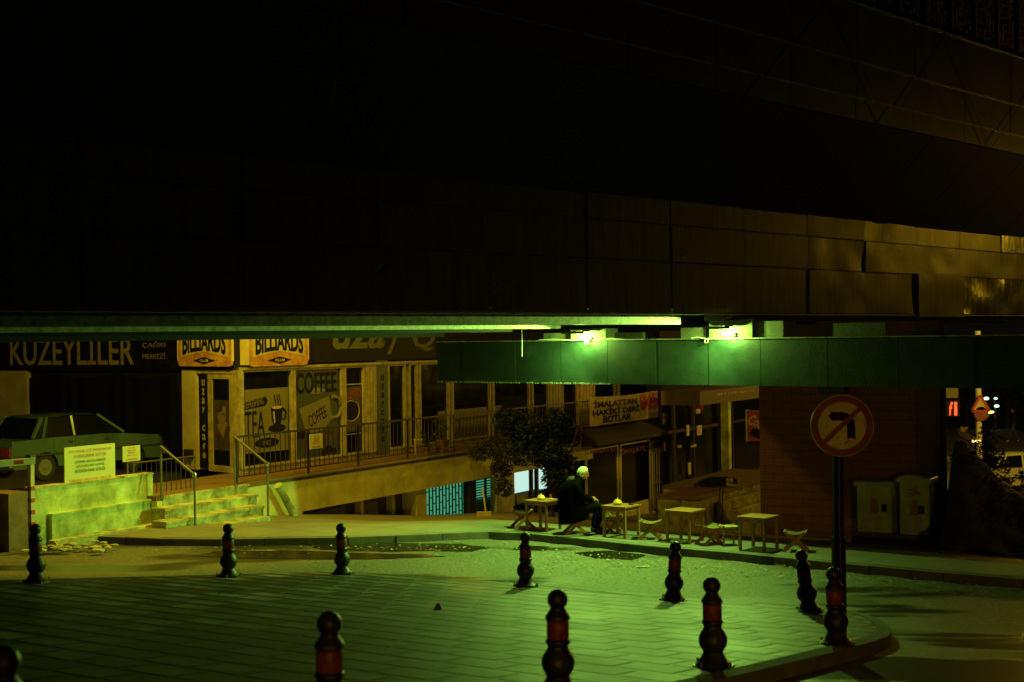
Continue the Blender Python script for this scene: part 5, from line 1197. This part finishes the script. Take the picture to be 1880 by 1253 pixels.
bm = B(); box(bm, KB, KB.u(1062, 1.7, 800), KB.u(1073, 1.7, 800), 1.6, 1.63, KB.z(1067, 809, 1.6), KB.z(1067, 785, 1.6)); single('red_lantern', bm, M['red'], 'small red box sign hanging left of the banner', 'sign')

# ------------------------------------------------------------------ apartment entrance
en = thing('apartment_entrance', 'dark glazed apartment entrance with a brown canopy and lettering', 'building', KB.p(KB.u(1290, 3.5, 900), 3.5, -5))
nc = 5.0; ucn = KB.u(1285, nc, 730); zc1, zc0 = KB.z(1285, 719, nc), KB.z(1285, 745, nc)
Ld = 0
while True:
    Q = KB.p(ucn, nc - Ld, 0)
    if 940 + F * Q.x / Q.y < 1213: break
    Ld += .02
bm = B(); box(bm, KB, ucn, ucn + 6, nc - Ld, nc, zc0, zc1); obj('canopy', bm, M['sign_orange'] if False else mat('canopy_brown', (.20, .12, .06), .6, 0, .2, 3), en)
bm = B(); u0, u1 = KB.u(1317, nc, 722), KB.u(1384, nc, 722); text(bm, 'ET\u0130 APT. NO:45', KB, u0, u1, zc0 + .22, zc1 - .10, nc + .005, bold=.01); obj('lettering', bm, M['trim'], en)
bm = B(); box(bm, KB, KB.u(1218, 1.6, 800), ucn + 9, 1.0, 1.5, -6.2, 3); obj('back_wall', bm, M['dark_wall'], en)
bm = B()
for x in (1238, 1274, 1325, 1345): u = KB.u(x, 2.2, 800); box(bm, KB, u, u + .09, 2.1, 2.2, -5.5, zc0 + .1)
box(bm, KB, KB.u(1228, 2.2, 800), KB.u(1395, 2.2, 800), 2.12, 2.18, -3.2, -3.1); obj('mullion', bm, M['rail'], en)
bm = B(); box(bm, KB, KB.u(1228, 2.1, 800), KB.u(1395, 2.1, 800), 2.0, 2.04, -5.5, zc0 + .1); obj('glazing', bm, M['glass'], en)
bm = B(); u = KB.u(1328, 2.3, 800); box(bm, KB, u, u + .25, 2.21, 2.5, -5.5, zc0 + .1); obj('pillar', bm, M['plaster_old'], en)
for x, y, w_, h_, m in ((1281, 782, 8, 18, 'sign_cream'), (1262, 781, 4, 20, 'white'), (1279, 752, 7, 8, 'plaster_old'), (1270, 818, 9, 4, 'plaster_old'), (1246, 818, 6, 5, 'frame'), (1265, 850, 4, 22, 'white')):
    u0, u1 = KB.u(x, 2.25, y), KB.u(x + w_, 2.25, y); bm = B(); box(bm, KB, u0, u1, 2.21, 2.24, KB.z(x, y + h_, 2.25), KB.z(x, y, 2.25)); obj('paper', bm, M[m], en)
# service pole with small boards
bm = B(); t_ = thing('notice_column', 'column with stacked paper signs beside the shop door', 'column', KB.p(KB.u(1222, 1.9, 900), 1.9, -5.7)); ua_, ub_ = KB.u(1217, 1.7, 800), KB.u(1229, 1.7, 800)
box(bm, KB, ua_, ub_, 1.62, 1.70, -6, zc1); obj('shaft', bm, M['dark_wall'], t_)
for y0, y1, x0, x1 in ((758, 766, 1218, 1226), (768, 776, 1218, 1226), (757, 775, 1229, 1234), (776, 796, 1218, 1227), (802, 828, 1219, 1225)):
    bm = B(); box(bm, KB, KB.u(x0, 1.71, 800), KB.u(x1, 1.71, 800), 1.703, 1.72, KB.z(1222, y1, 1.71), KB.z(1222, y0, 1.71)); obj('paper', bm, M['plaster_old'], t_)
# ledge and steps with the dog
PL = atd(1286, 912, 33.7); nL = (PL - KB.O).dot(KB.N); uL = (PL - KB.O).dot(KB.U); zL = -3.86
t_ = thing('entrance_ledge', 'stone ledge with steps where the dog lies', 'ledge', KB.p(uL, nL, -4.8))
bm = B(); box(bm, KB, uL, uL + 7, nL - 1.1, nL, -5.3, zL - .06); box(bm, KB, uL + 2.1, uL + 7, nL - 1.9, nL - 1.1, -5.3, zL - .06); obj('base', bm, M['step'], t_)
bm = B(); box(bm, KB, uL - .04, uL + 7, nL - 1.14, nL + .04, zL - .059, zL); box(bm, KB, uL + 2.06, uL + 7, nL - 1.9, nL - 1.14, zL - .059, zL); obj('slab', bm, M['tile_red'], t_)
for i in range(3): bm = B(); box(bm, KB, uL + .9, uL + 7, nL + .05 + .3 * i, nL + .05 + .3 * (i + 1), -5.3, zL - .2 * (i + 1)); obj('step', bm, M['step'], t_)
bm = B(); box(bm, KB, uL + .15, uL + 1.7, nL - .95, nL - .15, zL + .002, zL + .02); single('floor_mat', bm, M['cloth_red'], 'dark red mat spread on the stone ledge', 'mat')
# mop sticks / thin poles leaning
bm = B(); a1 = atd(1318, 895, 33.0); tube(bm, [V((a1.x - .05, 33, walk_z(a1.x, 33))), atd(1322, 893, 33.2)], .015, 6); tube(bm, [V((a1.x + .08, 33, walk_z(a1.x, 33))), atd(1327, 895, 33.2)], .015, 6)
single('thin_poles', bm, M['rail'], 'two thin dark poles standing before the ledge', 'poles')
# dog: lying on its side, head to the right
DP = onz(1317, 893, zL); dg_ = thing('dog', 'black and white dog lying curled on the stone ledge', 'dog', DP, R(-6))
pts = [(-.02, 0, .13), (-.25, .0, .12), (-.42, -.02, .11), (.18, 0, .14), (.33, -.02, .16), (.43, -.06, .14), (.55, -.12, .09), (-.40, -.18, .06), (-.22, -.24, .035), (-.12, -.22, .025), (.24, -.16, .05), (.42, -.24, .03), (.54, -.24, .025), (-.52, .0, .07), (-.60, -.12, .03), (-.5, -.22, .02)]
ed = [(0, 1), (1, 2), (0, 3), (3, 4), (4, 5), (5, 6), (2, 7), (7, 8), (8, 9), (3, 10), (10, 11), (11, 12), (2, 13), (13, 14), (14, 15)]
rad = [.125, .125, .11, .12, .09, .08, .038, .06, .03, .022, .05, .028, .022, .03, .02, .012]
bm = skin(pts, ed, rad, 2)
for f in bm.faces:
    c = f.calc_center_median()
    if (.22 < c.x < .40 and c.z < .22) or (c.x > .50) or (c.x > .40 and c.z < .05): f.material_index = 1
obj('body', bm, [M['dog'], M['dog_white']], dg_, True, world=False)
for y in (-.14, -.02): bm = B(); bmesh.ops.create_cone(bm, cap_ends=True, segments=6, radius1=.03, radius2=.005, depth=.07, matrix=Matrix.Translation((.40, y, .21)) @ Matrix.Rotation(R(-35), 4, 'Y')); obj('ear', bm, M['dog'], dg_, world=False)
# cola box sign on the far side of the wall corner
nq = 3.6; t_ = thing('drinks_sign', 'red hanging box sign with white script at the brick corner', 'sign', KB.p(KB.u(1385, 5.5, 780), 5.5, -2.3))
SQ = Fr(*atd(1371, 780, 32).xy, .873, -.487); wq = SQ.u(1400, 0, 780); z0, z1 = SQ.z(1372, 810, 0), SQ.z(1372, 754, 0)
bm = B(); box(bm, SQ, 0, wq + .5, -.12, 0, z0, z1); obj('box', bm, M['red'], t_); bm = B(); box(bm, SQ, -.02, .02, -.13, .012, z0 - .02, z1 + .02); obj('rim', bm, M['plaster_old'], t_)
bm = B(); text(bm, 'Coca', SQ, .05, .46, z1 - .38, z1 - .14, .004, bold=.02, shear=.35, rot=-.35); obj('lettering', bm, M['sign_cream'], t_)
bm = B(); poly(bm, SQ, [(.04, z0 + .14), (.14, z0 + .3), (.34, z0 + .26), (.44, z0 + .1), (.3, z0 + .05)], .002, .006); obj('swirl', bm, M['letter_dark'], t_)

# ------------------------------------------------------------------ brick building, cabinets, bank
bb = thing('brick_building', 'plain red block wall building behind the road sign', 'building', BW.p(2, -2, -4.8))
ue = BW.u(1727, 0, 850); bm = B(); box(bm, BW, 0, ue, -.3, 0, -5.5, 3.5); obj('wall', bm, M['brick'], bb)
bm = B(); box(bm, BW, ue - .42, ue + .05, .002, .2, -5.5, 3.5); obj('corner_pillar', bm, mat('pillar_brown', (.12, .085, .05), .8, 0, .3, 3, .3, 20), bb)
bm = B(); tube(bm, [BW.p(ue + .10, .14, -5), BW.p(ue + .10, .14, 3)], .06, 10); obj('drainpipe', bm, M['bark'], bb)
bm = B(); box(bm, BW, BW.u(1508, .1, 715), BW.u(1556, .1, 715), 0, .35, BW.z(1530, 722, .1), BW.z(1530, 712, .1) + .3); obj('wall_box', bm, M['green_board'], bb)
def cabinet(x0, x1, y0, y1, n, lab, side, graf):
    u0, u1 = BW.u(x0, n, 950), BW.u(x1, n, 950); z0, z1 = BW.z(x0, y1, n), BW.z(x0, y0, n); P = BW.p((u0 + u1) / 2, n - .25, z0)
    t_ = thing('utility_cabinet', lab, 'utility cabinet', P, 0, 'green electrical cabinets by the brick wall')
    bm = B(); box(bm, BW, u0, u1, n - .5, n - .012, z0, z1 - .09); obj('body', bm, M['cabinet'], t_)
    bm = B(); poly(bm, BW, [(u0 - .06, z1 - .089), (u1 + .06, z1 - .089), (u1 + .06, z1 - .02), (u1 + .04, z1), (u0 - .04, z1), (u0 - .06, z1 - .02)], n - .56, n + .05); obj('roof', bm, M['cabinet'], t_)
    bm = B(); box(bm, BW, u0 + .03, u1 - .03, n - .0115, n + .006, z0 + .06, z1 - .13); dd_ = obj('door', bm, M['cabinet'], t_)
    W = u1 - u0; bm = B(); box(bm, BW, u1 - .2, u1 - .09, n + .006, n + .03, z0 + .42, z0 + .58); obj('lock', bm, M['rail'], dd_)
    cu = (u0 + u1) / 2; cz = z0 + .55; bm = B(); box(bm, BW, cu - .09, cu + .09, n + .0065, n + .011, cz - .17, cz + .14); pl_ = obj('warning_plate', bm, M['foil'], dd_)
    bm = B(); T = [(cu - .07, cz), (cu + .07, cz), (cu, cz + .12)]; 
    for i in range(3): a_, b_ = T[i], T[(i + 1) % 3]; bar(bm, BW.p(a_[0], n + .013, a_[1]), BW.p(b_[0], n + .013, b_[1]), .008, .012)
    bar(bm, BW.p(cu, n + .013, cz + .09), BW.p(cu, n + .013, cz + .02), .008, .014); [box(bm, BW, cu - .07, cu + .07, n + .0112, n + .014, cz - .05 - k * .045, cz - .035 - k * .045) for k in range(3)]; obj('warning_mark', bm, M['red'], pl_)
    bm = B(); box(bm, BW, u0 - .1, u1 + .1, n - .6, n + .1, z0 - .6, z0 - .001); obj('plinth', bm, M['concrete'], t_)
    if graf:
        bm = B(); cz2 = z1 - .25; tube(bm, [BW.p(cu + .17 * math.sin(i * 2.3) * (1 - .02 * i), n + .012, cz2 - .09 + .011 * i + .05 * math.cos(i * 1.7)) for i in range(16)], .006, 5); obj('graffiti', bm, M['red'], dd_)
cabinet(1574, 1637, 884, 976, 1.35, 'green cabinet with yellow warning plate, left one', 0, False)
cabinet(1652, 1706, 877, 981, 1.5, 'green cabinet with red scribble above its warning plate', 1, True)
# far strip: dark bank with rocks and bushes
bm = B(); nx, ny = 60, 40; V_ = {}
for i in range(nx + 1):
    for j in range(ny + 1):
        px = 1722 + (2250 - 1722) * i / nx; d_ = 23.5 + 7 * j / ny; P = atd(px, 900, d_); yt = 1000 - 205 * sm(0, .4, j / ny) * (1 - .45 * sm(1770, 1900, px)) * (.2 + .8 * sm(1722, 1755, px))
        z = (walk_z(P.x, P.y)) + (2.0 * sm(0.05, .45, j / ny) * (1 - .42 * sm(1765, 1860, px)) - 0) * sm(1722, 1757, px) * (1 - sm(.7, 1, j / ny) * .3)
        z += .28 * noise.noise(V((P.x * 1.6, P.y * 1.6, 2))) + .1 * noise.noise(V((P.x * 5, P.y * 5, 2))); V_[i, j] = bm.verts.new((P.x, P.y, z))
for i in range(nx):
    for j in range(ny): bm.faces.new((V_[i, j], V_[i + 1, j], V_[i + 1, j + 1], V_[i, j + 1]))
o = obj('hill', bm, M['rock'], None, True); o['kind'] = 'structure'
t_ = thing('bush', 'leafy dark bush on the bank in front of the white car', 'bush', atd(1812, 850, 30)); bl = [pb_(1812, 785, 30, .22, 1), pb_(1806, 815, 30, .3, 1), pb_(1815, 840, 30, .35, 1), pb_(1830, 855, 30, .3, .7)]
obj('crown', foliage(bl, 1400, .045), M['leaf'], t_); bm = B(); tube(bm, [atd(1812, 870, 30), atd(1810, 800, 30)], .02, 5); obj('stem', bm, M['bark'], t_)
t_ = thing('creeper', 'tangle of ivy and weeds covering the dark bank', 'shrub', atd(1800, 950, 25.5)); bl = [pb_(x, y, 26, .3, .8) for x, y in ((1770, 840), (1790, 880), (1830, 900), (1860, 880), (1800, 930), (1850, 950), (1770, 910), (1880, 930), (1900, 880))]
obj('crown', foliage(bl, 1600, .045), M['leaf'], t_)
# ------------------------------------------------------------------ far street at the right
zf = lambda px, d_: walk_z(*atd(px, 800, d_).xy)
for px, r, lab in ((1775, 1.4, 'dim bushy tree far behind the white pole, left'), (1850, 1.9, 'dim wide tree far behind the walking person'), (1900, 2.0, 'dim tree at the far right edge')):
    P = atd(px, 800, 92); P.z = -5.0; t_ = thing('far_tree', lab, 'tree', P, 0, 'dim trees across the far street'); bl = [(P + V((random.uniform(-1, 1) * r, random.uniform(-.5, .5), 1.0 + random.uniform(-.4, .9) * r * .5)), r * .7, .8) for _ in range(6)]
    obj('crown', foliage(bl, 1800, .16), M['leaf_dry'], t_); bm = B(); tube(bm, [P - V((0, 0, 2)), P + V((0, 0, .6)), P + V((.2, 0, 1.6))], [.16, .12, .05], 8); obj('trunk', bm, M['bark'], t_)
g0 = bm = B(); a_ = atd(1700, 800, 68); b_ = atd(2100, 800, 66)
lbox(bm, a_.x, b_.x, 66, 84, -6.6, atd(1850, 812, 74).z); o = obj('far_pavement', bm, M['walk']); o['kind'] = 'structure'; zfp = atd(1850, 812, 74).z
P = V((atd(1797, 800, 60).x, 60, -6.2)); t_ = thing('sign_pole', 'tall white pole carrying a warning triangle and round sign', 'road sign', P); bm = B(); tube(bm, [P, P + V((0, 0, 6.2))], .13, 12); obj('pole', bm, M['white'], t_, True)
SF = Fr(atd(1800, 740, 59.8).x, 59.8, 1, 0); zc = SF.z(1800, 742); bm = B()
T = [(-.38, zc - .3), (.38, zc - .3), (0, zc + .36)]; poly(bm, SF, T, 0, .02); pl_ = obj('triangle_plate', bm, M['sign_face'], t_); bm = B()
for i in range(3): a1, b1 = T[i], T[(i + 1) % 3]; bar(bm, SF.p(a1[0], .035, a1[1]), SF.p(b1[0], .035, b1[1]), .03, .1)
obj('triangle_border', bm, M['red'], pl_); bm = B(); zc2 = SF.z(1801, 760); poly(bm, SF, disc_pts(.03, zc2, .3, .3, 24), 0, .02); pl_ = obj('round_plate', bm, mat('sign_violet', (.20, .08, .14), .5), t_)
bm = B(); bar(bm, SF.p(-.15, .03, zc2 - .18), SF.p(.2, .03, zc2 + .18), .02, .05); bar(bm, SF.p(-.15, .03, zc2 + .18), SF.p(.2, .03, zc2 - .18), .02, .05); obj('cross_mark', bm, M['red'], pl_)
# neon sign behind the wall edge
SN = Fr(*atd(1735, 750, 58).xy, 1, 0); t_ = thing('neon_sign', 'glowing red neon letters under a pale box sign', 'sign', SN.p(.3, 0, -4.5)); bm = B(); a, b = SN.u(1741), SN.u(1756); text(bm, 'f', SN, a, SN.u(1748), SN.z(1750, 763), SN.z(1750, 738), .06, bold=.03, shear=.2); text(bm, 'i', SN, SN.u(1750), b, SN.z(1750, 763), SN.z(1750, 738), .06, bold=.04); obj('lettering', bm, M['neon'], t_)
bm = B(); box(bm, SN, a - .5, b + .1, -.1, .05, SN.z(1750, 765), SN.z(1750, 736)); obj('board', bm, M['letter_dark'], t_); bm = B(); box(bm, SN, a - .2, b + .05, -.1, .05, SN.z(1750, 731), SN.z(1750, 708)); obj('upper_box', bm, M['film'], t_)
bm = B(); box(bm, SN, a - 1.2, a - .5, -.3, .0, -7, 2); obj('post', bm, M['deck'], t_)
# red awning edge and pale flag
t_ = thing('street_parasol', 'red sloping kiosk canopy with a lit yellow hem and white flap', 'canopy', atd(1780, 812, 50)); SU = Fr(*atd(1760, 800, 50).xy, 1, 0); bm = B(); q = [SU.uz(x, y) for x, y in ((1766, 788), (1776, 795), (1790, 804), (1798, 809), (1784, 809), (1770, 800))]; poly(bm, SU, q, -.6, 0); obj('roof', bm, M['tile_red'], t_)
bm = B(); a, b = SU.u(1783), SU.u(1799); box(bm, SU, a, b, .0, .05, SU.z(1790, 812), SU.z(1790, 808.5)); obj('hem', bm, M['warm_light'], t_); bm = B(); q = [SU.uz(x, y) for x, y in ((1763, 784), (1778, 785), (1771, 793), (1765, 793))]; poly(bm, SU, q, .0, .03); obj('flap', bm, M['white'], t_)
bm = B(); tube(bm, [SU.p(SU.u(1790), -.3, -6.5), SU.p(SU.u(1790), -.3, SU.z(1790, 806))], .03, 6); obj('post', bm, M['rail_grey'], t_)
for px, py, m, lab, r in ((1811, 732, 'far_light', 'small blue white street lamp high behind the pole', .13), (1828, 732, 'far_light', 'twin pale light right of the first far lamp', .09), (1830, 746, 'far_light', 'lower pale window light among the far trees', .12), (1818, 757, 'warm_light', 'yellow light strip low behind the round sign', .12)):
    P = atd(px, py, 86); t_ = thing('far_lamp', lab, 'lamp', P, 0, 'distant lights across the street'); bm = B(); bmesh.ops.create_uvsphere(bm, u_segments=10, v_segments=8, radius=r, matrix=Matrix.Translation(P) @ Matrix.Diagonal((2.0 if m == 'warm_light' else 1.2, 1, .7, 1))); obj('globe', bm, M[m], t_)
    bm = B(); tube(bm, [P + V((0, .2, .1)), P + V((0, .2, -5))], .04, 6); obj('post', bm, M['bark'], t_)
car((*atd(1882, 850, 52).xy, walk_z(*atd(1882, 850, 52).xy)), R(6), M['car_white'], 'white car far right, half hidden by the dark bank')
# walker
P = V((*atd(1861, 815, 74).xy, zfp)); wk = thing('person', 'person in a dark top and jeans walking across the far street', 'person', P, R(180))
pts = [(0, 0, .95), (0, 0, 1.15), (0, 0, 1.35), (.02, 0, 1.5), (0, .2, 1.42), (-.05, .25, 1.15), (.08, .22, .92), (0, -.2, 1.42), (.1, -.25, 1.15), (.2, -.22, .95), (0, .09, .9), (.2, .1, .5), (.28, .1, .08), (.42, .1, .04), (0, -.09, .9), (-.08, -.1, .5), (-.35, -.1, .14), (-.22, -.1, .05)]
ed = [(0, 1), (1, 2), (2, 3), (2, 4), (4, 5), (5, 6), (2, 7), (7, 8), (8, 9), (0, 10), (10, 11), (11, 12), (12, 13), (0, 14), (14, 15), (15, 16), (16, 17)]
rad = [.14, .13, .15, .06, .07, .05, .035, .07, .05, .035, .1, .07, .05, .035, .1, .07, .05, .035]
bm = skin(pts, ed, rad, 2)
M['jeans'] = mat('jeans', (.10, .10, .09), .9); M['top_dark'] = mat('top_dark', (.02, .02, .025), .9)
for f in bm.faces:
    z = f.calc_center_median().z; f.material_index = 0 if z > .98 else (1 if z > .09 else 2)
obj('body', bm, [M['top_dark'], M['jeans'], M['white']], wk, True, world=False)
bm = B(); bmesh.ops.create_uvsphere(bm, u_segments=14, v_segments=10, radius=.115, matrix=Matrix.Translation((.03, 0, 1.64)) @ Matrix.Diagonal((.85, .75, 1.1, 1))); h_ = obj('head', bm, M['skin'], wk, True, world=False)
bm = B(); bmesh.ops.create_uvsphere(bm, u_segments=14, v_segments=10, radius=.118, matrix=Matrix.Translation((.0, 0, 1.68)) @ Matrix.Diagonal((.85, .82, .9, 1))); obj('hair', bm, M['letter_dark'], h_, True, world=False)

# ------------------------------------------------------------------ lamp bodies that stand outside the picture
def street_lamp(base, head, lab):
    t_ = thing('street_lamp', lab, 'street lamp', base, 0, 'sodium street lamps'); base = V(base); head = V(head)
    bm = B(); tube(bm, [base, V((base.x, base.y, head.z + .1)), V(((base.x + head.x) / 2, (base.y + head.y) / 2, head.z + .3)), head + V((0, 0, .2))], [.08, .06, .05, .04], 10); obj('pole', bm, M['rail_grey'], t_)
    bm = B(); lbox(bm, head.x - .25, head.x + .25, head.y - .12, head.y + .12, head.z + .16, head.z + .26); obj('head', bm, M['rail_grey'], t_)
street_lamp((-10.6, 24.8, -3.45), (-6.1, 24.6, 3.4), 'sodium street lamp beyond the left edge lighting the low wall')
print('objects', len(bpy.data.objects))
